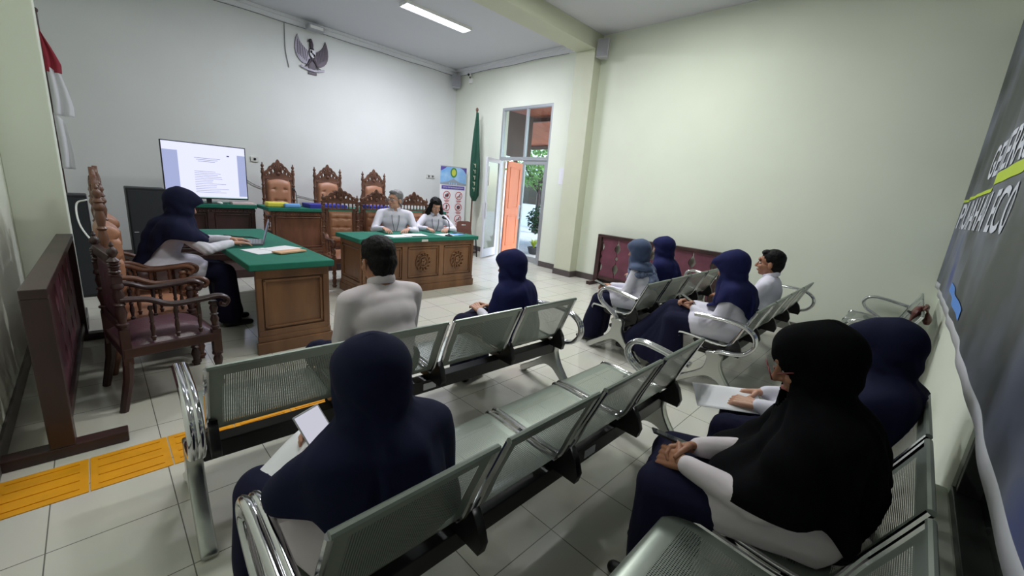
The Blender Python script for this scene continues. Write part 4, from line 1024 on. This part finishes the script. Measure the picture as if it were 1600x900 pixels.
    for i in (0,1):
        sg = -1 if i == 0 else 1
        chain(g, [sp(.375, sg*.05*s), Sj[i]+V((0,0,-.018)), El[i], Hd[i]-(Hd[i]-El[i])*.10], [.062*s,.060*s,.050*s,.036*s])
    if tunic:
        for i in (0,1):
            hip = Pp+V(((-1 if i==0 else 1)*.07*s,.0,-.0)); chain(g, [hip, hip.lerp(K[i],.55)+V((0,0,.01))], [.135*s,.115*s])
        cap(g, Pp, (K[0]+K[1])*.25+Pp*.5, .13*s, .11*s)
    cut = None
    me = remesh(g, vox*.9, 30 if male else 16, shirtfold(.006, x*3, El))
    tp = link('shirt', me, topc, e)
    if male or hair == 'long':
        cl = M(); cc = sp(.432); R_ = .066*s
        pts = [cc+V((R_*math.cos(a), R_*math.sin(a)*.95+.004, .004-.024*math.sin(a))) for a in [PI/2+.35+k*(2*PI-.7)/20 for k in range(21)]]
        cl.tube(pts, .013*s, 8, flat=(1.7,.55), up=(0,0,1)); cl.build('collar', topc, tp, smooth=True)
        if detail:
            bt = M()
            for k in range(4): q = sp(.40-k*.09); bt.ball((q.x, q.y+.128*s, q.z), .005, nu=8, nv=6)
    # cuffs
    # ---- shoes
    for i in (0,1):
        q = M(); cap(q, A[i]+V((0,-.035,-.045)), A[i]+V((0,.15*s,-.055)), .034*s, .026*s); me = remesh(q, .007, 3)
        for v in me.vertices: v.co.z = max(v.co.z, A[i].z-.079)
        link('shoe', me, shoe, e)
    # ---- hair
    if hair == 'short':
        h = M(); ell(h, (0,-.022,.052), (.083,.095,.084), Hm); ell(h, (0,-.050,.0), (.076,.064,.075), Hm); ell(h, (0,-.052,-.045), (.058,.045,.050), Hm); ell(h, (0,.035,.098), (.055,.045,.028), Hm)
        inv = Hm.inverted()
        def hd(co, n):
            l = inv @ co; w = noise.noise(l*60)*.003+noise.noise(V((l.x*25,l.y*25,l.z*8)))*.006
            return co+n*w
        def hc(co):
            l = inv @ co; return (l.y > .052 and l.z < .066) or (l.y > .0 and l.z < -.005) or (abs(l.x) > .06 and l.z < .012 and l.y > -.03)
        hh = link('hair', remesh(h, .005, 3, hd, hc), HAIRG if hijab == 'grey' else HAIR, e, .002)
        if hijab == 'grey': hijab = None
    if hair == 'long':
        h = M(); ell(h, (0,-.02,.045), (.088,.10,.09), Hm); ell(h, (0,-.055,-.03), (.08,.065,.10), Hm)
        for q in (-1,1):
            P = [Hm @ V((q*.07,-.01,.03)), Hm @ V((q*.092,.0,-.06)), Hm @ V((q*.105,.0,-.14)), Hm @ V((q*.10,.02,-.22))]
            chain(h, P, [.03*s,.035*s,.042*s,.02*s])
        inv = Hm.inverted()
        def hd(co, n):
            l = inv @ co; return co+n*(noise.noise(V((l.x*40,l.y*40,l.z*9)))*.012)
        link('hair', remesh(h, .006, 3, hd, lambda co: (inv @ co).y > .05 and (inv @ co).z < .06 and abs((inv @ co).x) < .07), HAIR, e, .002)
    # ---- hijab
    if hijab is not None:
        cl = cape; S0 = sp(.36); PR = []   # (centre, radius, drape)
        gb_ = -.6*gy; PR.append((Hm @ V((0,-.018+gb_,.030)), (.106-gy*.1)*s, -.10)); PR.append((Hm @ V((0,-.005+gb_,-.045)), (.086-gy*.15)*s, -.05)); PR.append((Hm @ V((0,.025-gy*.3,.048)), .086*s, None))
        if brim: PR.append((Hm @ V((0,.070+brim*.4,.060)), .050*s, None)); PR.append((Hm @ V((0,.085+brim*.6,.052)), .034*s, None))
        for t, r_ in ((.33,.095),(.25,.105),(.14,.11)):
            if t > .36-.42*cl: PR.append((sp(t,0,.03), (r_+.012)*s, .05))
        PR.append((sp(.36,0,.0), .100*s, .25)); PR.append((sp(.28,0,-.05), .108*s, .1))
        for i in (0,1):
            sg = -1 if i == 0 else 1
            PR.append((Sj[i]+V((0,0,-.03)), .080*s*capeW, .12))
            if cl > .5: PR.append((Sj[i].lerp(El[i],.45)+V((0,0,.0)), .076*s*capeW, .12))
            if cl > .8: PR.append((Sj[i].lerp(El[i],.85), .070*s*capeW, .12)); PR.append((El[i].lerp(Hd[i],.25), .055*s, .1))
        ztop = max(c.z+r for c, r, d in PR); shz = Sh.z
        hemb = shz-.50*cl; hems = shz-.36*cl; hemf = shz-.36*cl
        hemL = hemR = hems
        if hem: hemf, hemL, hemR, hemb = [shz-v for v in (hem if len(hem) == 4 else (hem[0],hem[1],hem[1],hem[2]))]
        hems = min(hemL, hemR)
        def HZ(a):
            bk = -math.sin(a); c_ = (math.cos(a)+1)/2; c_ = c_*c_*(3-2*c_); hs = hemL+(hemR-hemL)*c_
            return hs+(hemb-hs)*max(0,bk)**1.5+(hemf-hs)*max(0,-bk)**1.5
        NT, NZ, NP = 96, 64, 72
        hc_ = Hm @ V((0,0,0))
        ph = [2*PI*k/NP for k in range(NP)]; dirs = [(math.cos(a), math.sin(a)) for a in ph]
        def cen(z):
            t = max(0., min(1., (hc_.z-z)/max(.05, hc_.z-sp(.30).z))); t = t*t*(3-2*t)
            q = sp(.27); return hc_.x+(q.x-hc_.x)*t, hc_.y-.01+(q.y+.0-hc_.y+.01)*t
        zmin = min(hemb, hems, hemf)-.02; NS = 90; tab = []
        bins = {}
        for v in tp.data.vertices:
            co = v.co
            if co.z > ztop-.08: continue
            skip = False
            for i in (0,1):
                ab = Hd[i]-El[i]; tt = (co-El[i]).dot(ab)/ab.length_squared
                if tt > .12 and ((co-El[i])-ab*min(1,tt)).length < .085*s: skip = True
            if skip: continue
            cx, cy = cen(co.z); a = math.atan2(co.y-cy, co.x-cx); bk = -math.sin(a)
            hz = HZ(a)
            if co.z > hz+.005: bins.setdefault(int((co.z-zmin)/.012), []).append((co.x, co.y))
        for k in range(NS+1):
            z = ztop-.0005+(zmin-ztop)*k/NS; cx, cy = cen(z); hsup = [-9]*NP
            bi = int((z-zmin)/.012)
            for q_ in bins.get(bi, [])+bins.get(bi-1, [])+bins.get(bi+1, []):
                for p in range(0, NP):
                    v = (q_[0]-cx)*dirs[p][0]+(q_[1]-cy)*dirs[p][1]+.016
                    if v > hsup[p]: hsup[p] = v
            for c, r, dr in PR:
                dz = c.z-z
                if dz < 0: rr = math.sqrt(max(0, r*r-dz*dz)) if -dz < r else -1
                elif dr is None: rr = math.sqrt(max(0, r*r-dz*dz)) if dz < r else -1
                else: rr = r*(1+dr*min(1, dz/.25)) 
                if rr < 0: continue
                if dr is not None and dr < 0 and dz > .30: continue
                for p in range(NP):
                    v = (c.x-cx)*dirs[p][0]+(c.y-cy)*dirs[p][1]+rr
                    if v > hsup[p]: hsup[p] = v
            row = []
            for t in range(NT):
                a = 2*PI*t/NT; m = 9
                for p in range(NP):
                    cs = math.cos(a-ph[p])
                    if cs > .15: m = min(m, hsup[p]/cs)
                row.append(max(m, .004))
            tab.append(row)
        for it_ in range(5):
            nt_ = [r[:] for r in tab]
            for k in range(1, NS):
                for t in range(NT): nt_[k][t] = (tab[k-1][t]+tab[k+1][t]+2*tab[k][t]+tab[k][t-1]*.5+tab[k][(t+1)%NT]*.5)/5
            tab = nt_
        h = M(); nk0 = Hm.translation.z-.06
        for k in range(NZ+1):
            g_ = (k/NZ)**1.35
            for t in range(NT):
                a = 2*PI*t/NT; bk = -math.sin(a)   # +1 at the back
                hz = HZ(a) + .012*noise.noise(V((math.cos(a)*2,math.sin(a)*2,x*5)))
                z = ztop-.0005+(hz-ztop)*g_; f = (z-ztop+.0005)/(zmin-ztop)*NS; f = max(0, min(NS-.001, f)); k0 = int(f); fr = f-k0
                r = tab[k0][t]*(1-fr)+tab[min(NS,k0+1)][t]*fr; cx, cy = cen(z)
                dd = max(0., min(1., (nk0-z)/.30)); w = noise.noise(V((math.cos(a)*1.6, math.sin(a)*1.6, z*3+x*7)))
                fo = math.sin(a*8+3.5*w+z*7)*.016*dd + math.sin(a*15+5*w-z*5)*.006*dd + w*.016*dd
                d2_ = max(0, 1-abs(z-nk0)/.12); fo += math.sin(z*62+math.sin(a*2)*2.5+math.cos(a)*3+4*w)*.005*d2_
                h.v.append(V((cx+math.cos(a)*(r+fo), cy+math.sin(a)*(r+fo), z)))
        for k in range(NZ):
            for t in range(NT): h.f.append((k*NT+t, k*NT+(t+1)%NT, (k+1)*NT+(t+1)%NT, (k+1)*NT+t)[::-1]); h.mi.append(0)
        h.v.append(V((cen(ztop)[0], cen(ztop)[1], ztop))); h.f += [(len(h.v)-1, (t+1)%NT, t)[::-1] for t in range(NT)]; h.mi += [0]*NT
        me = h.mesh('h', True); inv = Hm.inverted()
        bm = bmesh.new(); bm.from_mesh(me)
        def hcut(co):
            l = inv @ co; return ((l.x/.058)**2+((l.y-.13)/(.090+gy))**2+((l.z+.014+gy*.9)/(.078-gy*.25))**2) < 1 and l.y > 0
        bmesh.ops.delete(bm, geom=[v for v in bm.verts if hcut(v.co)], context='VERTS'); bmesh.ops.recalc_face_normals(bm, faces=bm.faces); bm.to_mesh(me); bm.free()
        for p in me.polygons: p.use_smooth = True
        link('hijab', me, hijab, e, .003)
    if glasses:
        gm = M()
        for q in (-1,1):
            gm.tube([Hm @ V((q*.034+.026*math.cos(a),.104+gy*.5,.002+.020*math.sin(a))) for a in [k*PI/10 for k in range(20)]], .0022*s, 6, closed=True)
            gm.tube([Hm @ V((q*.060,.102,.006)), Hm @ V((q*.080,.02,.006))], .002*s, 6)
        gm.tube([Hm @ V((-.009,.106,.006)), Hm @ V((.009,.106,.006))], .002*s, 6)
        go = gm.build('glasses', glasses, e, smooth=True)
        for q in (-1,1):
            l_ = M().lathe([(.024*s,0),(.024*s,.001)], 20, mx=Hm @ Matrix.Translation((q*.034,.104+gy*.5,.002)) @ Matrix.Rotation(PI/2,4,'X') @ Matrix.Scale(1/s,4)); l_.build('lens', TINT if glasses is MAROON else CLEAR, go)
    if bench:      # cloth and body rest against the backrest and on the seat
        yb0, zb, ys = bench; cr_, sr_ = math.cos(rz), math.sin(rz)
        for ch in kids(e):
            if ch.name.split('.')[0] not in ('body','skirt','trousers','shirt','hijab','scarf_cape'): continue
            for v in ch.data.vertices:
                c = v.co; wx, wy = c.x*cr_-c.y*sr_, c.x*sr_+c.y*cr_; yy = wy+y-yb0; z_ = c.z
                if z_ > .30 and yy < .46*ys:
                    if z_ < .437: z_ = .437+(z_-.437)*.02
                    if z_ < zb+.03:
                        t = max(0., min(1., (z_-.45)/(zb-.45))); lim = (.142-.142*t**.85)*ys+.014
                        if yy < lim: yy = lim+(yy-lim)*.04
                    wy = yy-y+yb0; v.co = V((wx*cr_+wy*sr_, -wx*sr_+wy*cr_, z_))
    if badge:
        q = sp(.08 if badge == 'card' else .2); 
        lm = M()
        for sx in (-1,1): lm.tube(spline([sp(.40, sx*.05, -.045), sp(.30, sx*.05, -.112*s-.012), sp(.15, sx*.015, -.122*s-.012)], 5), .004, 6)
        lm.build('lanyard', NAVY, e, smooth=True)
        c_ = sp(.10, 0, -.128*s-.012); M().box(c_.x-.03,c_.x+.03,c_.y-.004,c_.y+.004,c_.z-.06,c_.z+.03).build('name_badge', BLACKP if badge == 'card' else PAPER, e, bevel=.003)
    return e, Hd, El, Hm, sp
def phone(name, loc, rot, label, parent=None, m=None, scr=None, sz=(.075,.155)):
    e = empty('mobile_phone', loc, 0, label, 'phone'); e.rotation_euler = rot
    M().box(-sz[0]/2,sz[0]/2,-sz[1]/2,sz[1]/2,-.004,.004).build('body', m or BLACKP, e, bevel=.003)
    M().box(-sz[0]/2+.004,sz[0]/2-.004,-sz[1]/2+.006,sz[1]/2-.006,.004,.0045).build('screen', scr or MATS.get('phone_glass') or BLACKP, e)
    return e
def lap_paper(loc, rot, w, h, label):
    mb = M(); n = 8
    for j in range(n+1):
        for i in range(n+1):
            u, v = i/n-.5, j/n-.5; mb.v.append(V((u*w, v*h, .015*math.sin(u*3)+.01*v)))
    for j in range(n):
        for i in range(n): a = j*(n+1)+i; mb.f.append((a,a+1,a+n+2,a+n+1)); mb.mi.append(0)
    o = mb.build('paper_sheet', PAPER, smooth=True); q = o.modifiers.new('s','SOLIDIFY'); q.thickness = .001
    o.location = loc; o.rotation_euler = rot; return tag(o, label, 'paper')

# 1 laptop woman (faces +X)
person(.33, 4.62, -PI/2, 'woman in navy hijab and white shirt typing on the laptop at the clerk desk', seat=.48, s=1.06, lean=14, hp=22, slump=.20,
       hands=[(-.10,.58,.815),(.14,.54,.815)], knees=[(-.10,.44),(.10,.46)], feet=[(-.12,.50),(.12,.48)], hijab=NAVY, tunic=True, tz=1., cape=.62, vox=.011, curl=.25, brim=.05, hand_up=[(0,0,1),(0,0,1)], hdirs=[(.15,1,-.05),(-.15,1,-.05)], elb=[(-.8,-.3,-.7),(.8,-.3,-.7)], hem=(.16,.10,.42))
# 2 man in glasses at the front desk (faces the camera side)
person(3.20, 5.68, PI-.42, 'man with grey hair and glasses in a white shirt seated at the front desk', seat=.50, tz=1., s=1.12, lean=6, hp=0, hyaw=-48, male=True, hair='short', hijab='grey', bottom='trousers', botc=NAVYS, glasses=LGREY, badge='card',
       hands=[(-.15,.42,.825),(.18,.44,.825)], vox=.011, curl=.3, hand_up=[(0,0,1),(0,0,1)], hdirs=[(.5,1,-.1),(-.4,1,-.1)], facevox=.004, elb=[(-.6,-.2,-.8),(.6,-.2,-.8)])
# 3 woman at the microphone
person(3.90, 5.68, PI-.38, 'woman with long black hair in a white shirt reading at the microphone', seat=.50, tz=1., s=1.02, lean=10, hp=26, hyaw=4, hair='long', bottom='trousers', botc=NAVYS, badge='strap',
       hands=[(-.13,.40,.82),(.17,.42,.82)], vox=.011, curl=.3, hand_up=[(0,0,1),(0,0,1)], hdirs=[(.5,1,-.1),(-.4,1,-.1)], facevox=.004, slump=.06, elb=[(-.9,-.2,-.6),(.9,-.2,-.6)])
# 4 man from behind on the front left bench
person(1.07, 1.93, .05, 'man with short black hair in a white shirt, seen from behind on the front bench', bench=(1.70, .77, 1.03), seat=.43, s=1.04, tz=.96, lean=10, slump=.10, hp=12, male=True, hair='short', bottom='trousers', topc=SHIRTB,
       hands=[(-.06,.36,.62),(.08,.36,.62)], knees=[(-.22,.42),(.16,.42)], vox=.008, skin=SKIND, facevox=.004, elb=[(-.45,-.4,-.8),(.45,-.4,-.8)])
# 5 woman in navy hijab on the front bench
person(2.12, 1.95, .30, 'woman in a long navy hijab at the right end of the front bench', bench=(1.665, .77, 1.03), seat=.43, s=.96, tz=.77, lean=8, hp=10, slump=.08, hijab=NAVYB, cape=1., capeW=1.2, vox=.009, brim=.02)
# 6 near woman with the phone
person(.50, .86, .10, 'woman in dark navy hijab looking at a phone, on the nearest middle bench', bench=(.707, .79, 1.08), seat=.43, s=.97, tz=.80, lean=6, slump=.2, hp=32, hyaw=8, hijab=NAVY, cape=.8, capeW=1.0, vox=.007, tunic=True, topc=SHIRTB, hem=(.15,.13,.32,.48),
       hands=[(-.05,.38,.62),(.05,.40,.64)], knees=[(-.17,.49),(.05,.49)], feet=[(-.15,.50),(.04,.50)], curl=.7, facevox=.004, hand_up=[(-.6,0,.6),(.9,-.2,.3)], elb=[(-1,-.2,-.5),(1,-.2,-.5)])
PHS = emit('phone_lit_screen', (225,225,240), .8)
phone('mobile_phone', (.43,1.24,.69), (math.radians(50), math.radians(-14), .1), 'silver phone held up by the woman in dark navy hijab on the middle bench', m=GREYPL, scr=PHS, sz=(.085,.15))
lap_paper((.36,1.20,.60), (math.radians(-8),math.radians(-18),.25), .20, .30, 'white sheet on the lap of the woman with the phone')
# 7 woman with patterned scarf
FLORAL = mat('floral_scarf', (140,152,184), .8, var=.5, vscale=38, rgb2=(62,74,106)); TEALG = mat('slate_blue_cloth', (58,74,106), .8, sheen=.1, var=.1)
pw = person(3.84, 1.83, .12, 'woman in slate blue headscarf with floral cape, nearest on the bench by the maroon railing', bench=(1.665, .75, 1.), seat=.42, s=.95, lean=10, slump=.12, hp=10, hijab=TEALG, cape=.2, vox=.009, tunic=True, hem=(.02,.0,.03),
       hands=[(-.14,.34,.60),(-.05,.36,.61)], knees=[(-.18,.40),(.02,.40)], feet=[(-.2,.44),(0,.44)], curl=.6, brim=.02)
def shawl(p, m):
    e, Hd, El, Hm, sp = p; g = M(); ell(g, sp(.33), (.195,.13,.075)); chain(g, [sp(.36,0,.02), sp(.22,0,.05)], [.10,.11]); chain(g, [sp(.34,0,-.05), sp(.26,0,-.07)], [.085,.085])
    link('scarf_cape', remesh(g, .009, 4, fold(.02,14)), m, e)
shawl(pw, FLORAL)
phone('mobile_phone', (3.64,2.22,.63), (.3,0,.3), 'black phone in the hands of the woman with the floral scarf')
# 8 woman behind
person(4.36, 1.83, .05, 'woman in plain navy hijab, second on the bench by the maroon railing', bench=(1.67, .75, 1.), seat=.42, s=.97, lean=9, slump=.1, hp=6, hijab=NAVYB, cape=.9, vox=.011, brim=.02, hands=[(-.14,.34,.66),(.1,.30,.60)])
o = M().box(-.05,.05,-.002,.002,-.07,.07).build('folded_paper', PAPER); tag(o, 'white folded paper held by the second woman by the railing', 'paper'); o.location = (4.10,2.17,.72); o.rotation_euler = (.3,.4,.4)
# 9 woman in blazer
person(3.68, .92, .12, 'woman in navy hijab and pale blazer looking down at her hands, on the right bench', bench=(.73, .75, 1.), seat=.42, s=1.06, tz=.84, lean=5, slump=.10, hp=22, hijab=NAVYB, cape=.42, vox=.008, tunic=True, topc=SHIRT, hem=(.20,.08,.30),
       hands=[(-.08,.34,.64),(.0,.36,.66)], knees=[(-.14,.46,.50),(-.02,.50,.58)], feet=[(-.16,.44),(-.05,.80,.16)], curl=.8, brim=.06, facevox=.004)
phone('mobile_phone', (3.60,1.30,.69), (.5,0,.2), 'black phone in the hands of the woman in the pale blazer')
# 10 man profile
person(4.52, .92, .05, 'man with short black hair in a white shirt on the right bench, in profile', bench=(.73, .75, 1.), seat=.42, s=1.04, tz=.85, lean=-2, slump=.04, hp=2, hyaw=4, male=True, hair='short', bottom='trousers', vox=.011, skin=SKIND, facevox=.004,
       hands=[(-.1,.36,.62),(.1,.34,.60)])
# 11 black hijab woman, nearest right
person(1.63, .02, .14, 'woman in a long black hijab and glasses, largest figure at the right', bench=(-.175, .80, 1.08), seat=.43, s=1.06, tz=.82, lean=8, slump=.2, hp=24, hyaw=10, gy=.035, hijab=BLACKC, cape=1., capeW=1.15, vox=.007, tunic=True, topc=SHIRTB, skin=SKIND, glasses=MAROON, brim=0, hem=(.28,.24,.40,.56),
       hands=[(-.20,.43,.61),(-.09,.42,.62)], knees=[(-.20,.48),(.04,.50)], feet=[(-.2,.44),(.02,.44)], curl=.9, facevox=.004, hand_up=[(-.7,.2,.6),(.6,.3,.6)], hdirs=[(.4,.9,-.3),(-.6,.8,-.2)])
phone('mobile_phone', (1.46,.49,.63), (.2,.3,.5), 'dark phone held by the woman in the black hijab')
# 12 navy hijab woman beside
person(2.28, -.03, .10, 'woman in navy hijab behind the woman in black, at the banner wall', bench=(-.175, .80, 1.08), seat=.43, s=1.0, tz=.77, lean=-6, slump=.10, hp=12, hijab=NAVY, cape=.55, vox=.009, tunic=True, bottom='trousers', brim=.05,
       hands=[(-.12,.42,.60),(.06,.42,.60)], knees=[(-.22,.50),(-.02,.50)], feet=[(-.2,.54),(.02,.54)], curl=.6)
lap_paper((2.14,.50,.575), (math.radians(-6),0,.5), .21, .30, 'white sheet on the knees of the woman next to the one in black')
# ---------------------------------------------------------------- big wall banner
bn = empty('event_banner', (3.4, YN+.02, .86), 0, 'large dark vinyl banner with white lettering hanging on the near wall', 'banner')
BX0, BX1, BZ0, BZ1 = .35, 6.28, .86, 3.45
BM = bpy.data.materials.new('banner_vinyl'); BM.use_nodes = True
nt = BM.node_tree; b = nt.nodes['Principled BSDF']; b.inputs['Roughness'].default_value = .4
tc = nt.nodes.new('ShaderNodeTexCoord'); n1 = nt.nodes.new('ShaderNodeTexNoise'); n1.inputs['Scale'].default_value = 1.1; n1.inputs['Detail'].default_value = 4
r1 = nt.nodes.new('ShaderNodeValToRGB'); r1.color_ramp.elements[0].position = .42; r1.color_ramp.elements[1].position = .62
r1.color_ramp.elements[0].color = (*srgb((.13,.14,.18)),1); r1.color_ramp.elements[1].color = (*srgb((.40,.42,.50)),1)
el = r1.color_ramp.elements.new(.74); el.color = (*srgb((.12,.18,.52)),1)
nt.links.new(tc.outputs['Object'], n1.inputs['Vector']); nt.links.new(n1.outputs['Fac'], r1.inputs[0]); nt.links.new(r1.outputs[0], b.inputs['Base Color'])
def by(x, z):    # cloth offset from the wall: vertical folds, stronger at the free end
    f = max(0., min(1., (x-4.2)/2.))
    return .012 + .005*math.sin(x*5.1+z*.5) + .003*math.sin(x*11.3+1) + .012*f*(1+math.sin(x*7.+.4)) + .004*math.sin(z*2.2)
mb = M(); nx, nz = 120, 40
for j in range(nz+1):
    for i in range(nx+1):
        x = BX0+(BX1-BX0)*i/nx; z = BZ0+(BZ1-BZ0)*j/nz
        mb.v.append(V((x-3.4, by(x,z), z-.86-.008*math.sin(PI*i/nx*3)*(1-j/nz))))
for j in range(nz):
    for i in range(nx): a = j*(nx+1)+i; mb.f.append((a+1,a,a+nx+1,a+nx+2)); mb.mi.append(1 if j < 1 else 0)
vinyl = mb.build('vinyl_sheet', [BM, mat('banner_hem', (214,214,222), .5)], bn, smooth=True); q = vinyl.modifiers.new('s','SOLIDIFY'); q.thickness = .002; q.offset = -1
hem = M(); 
for i in range(nx):
    x = BX0+(BX1-BX0)*i/nx; x2 = BX0+(BX1-BX0)*(i+1)/nx
    hem.add([(x-3.4,by(x,.86)-.002,0-.03*math.sin(PI*i/nx*3)),(x2-3.4,by(x2,.86)-.002,0-.03*math.sin(PI*(i+1)/nx*3)),(x2-3.4,by(x2,.86)-.002,.1),(x-3.4,by(x,.86)-.002,.1)],[(0,1,2,3)])
tm = Matrix(((-1,0,0,0),(0,0,1,0),(0,1,0,0),(0,0,0,1)))
def btext(name, s, size, xc, z, m, align='LEFT', sp=1., wx=1., shear=.15):
    o = text(name, s, size, m, Matrix.Identity(4), None, align=align, shear=shear, spacing=sp, wx=wx, offset=.004, ext=0)
    me = o.data; bm = bmesh.new(); bm.from_mesh(me); bmesh.ops.subdivide_edges(bm, edges=bm.edges, cuts=1); bm.to_mesh(me); bm.free()
    for v in me.vertices:
        X = xc-v.co.x; Z = z+v.co.y; v.co = V((X-3.4, by(X,Z)+.004, Z-.86))
    me.flip_normals() if hasattr(me,'flip_normals') else None
    o.parent = bn; return o
BW = mat('banner_letter', (214,218,232), .5); LIME = mat('lime_stripe', (190,214,40), .5)
btext('lettering', 'PERUBAHAN ECO', .34, 6.22, 1.49, BW, wx=1.22)
btext('lettering', 'GENERASI', .32, 4.75, 1.86, BW, wx=1.2)
st = M()
for i in range(60):
    x = 4.05-i*.06; x2 = x-.06; st.add([(x-3.4,by(x,1.8)+.004,.915),(x-3.4,by(x,1.8)+.004,.985),(x2-3.4,by(x2,1.8)+.004,.985),(x2-3.4,by(x2,1.8)+.004,.915)],[(0,1,2,3)])
for i in range(36):
    x = 6.24-i*.06; x2 = x-.06; st.add([(x-3.4,by(x,1.8)+.004,.885),(x-3.4,by(x,1.8)+.004,.91),(x2-3.4,by(x2,1.8)+.004,.91),(x2-3.4,by(x2,1.8)+.004,.885)],[(0,1,2,3)])
st.build('lime_stripe', LIME, bn)
bl = M()
for i in range(20):
    x = 4.6-i*.06; x2 = x-.06; bl.add([(x-3.4,by(x,1)+.004,.16-.002*i),(x-3.4,by(x,1)+.004,.23-.002*i),(x2-3.4,by(x2,1)+.004,.228-.002*i),(x2-3.4,by(x2,1)+.004,.158-.002*i)],[(0,1,2,3)])
bl.build('light_blue_stroke', mat('stroke_blue', (80,140,225), .5), bn)
# ---------------------------------------------------------------- world, render settings
wd = bpy.data.worlds.new('world'); bpy.context.scene.world = wd; wd.use_nodes = True
nt = wd.node_tree; bg = nt.nodes['Background']
sky = nt.nodes.new('ShaderNodeTexSky'); sky.sky_type = 'NISHITA'; sky.sun_elevation = math.radians(55); sky.sun_rotation = math.radians(200); sky.sun_disc = False
nt.links.new(sky.outputs[0], bg.inputs[0]); bg.inputs[1].default_value = .9
su = bpy.data.lights.new('sun', 'SUN'); su.energy = 5; su.angle = .3; so = bpy.data.objects.new('sun', su); C.objects.link(so); so.rotation_euler = (math.radians(35), math.radians(20), 0)
sc_ = bpy.context.scene
sc_.view_settings.view_transform = 'Standard'; sc_.view_settings.look = 'None'; sc_.view_settings.gamma = 1; sc_.view_settings.use_curve_mapping = False
sc_.view_settings.exposure = -.1
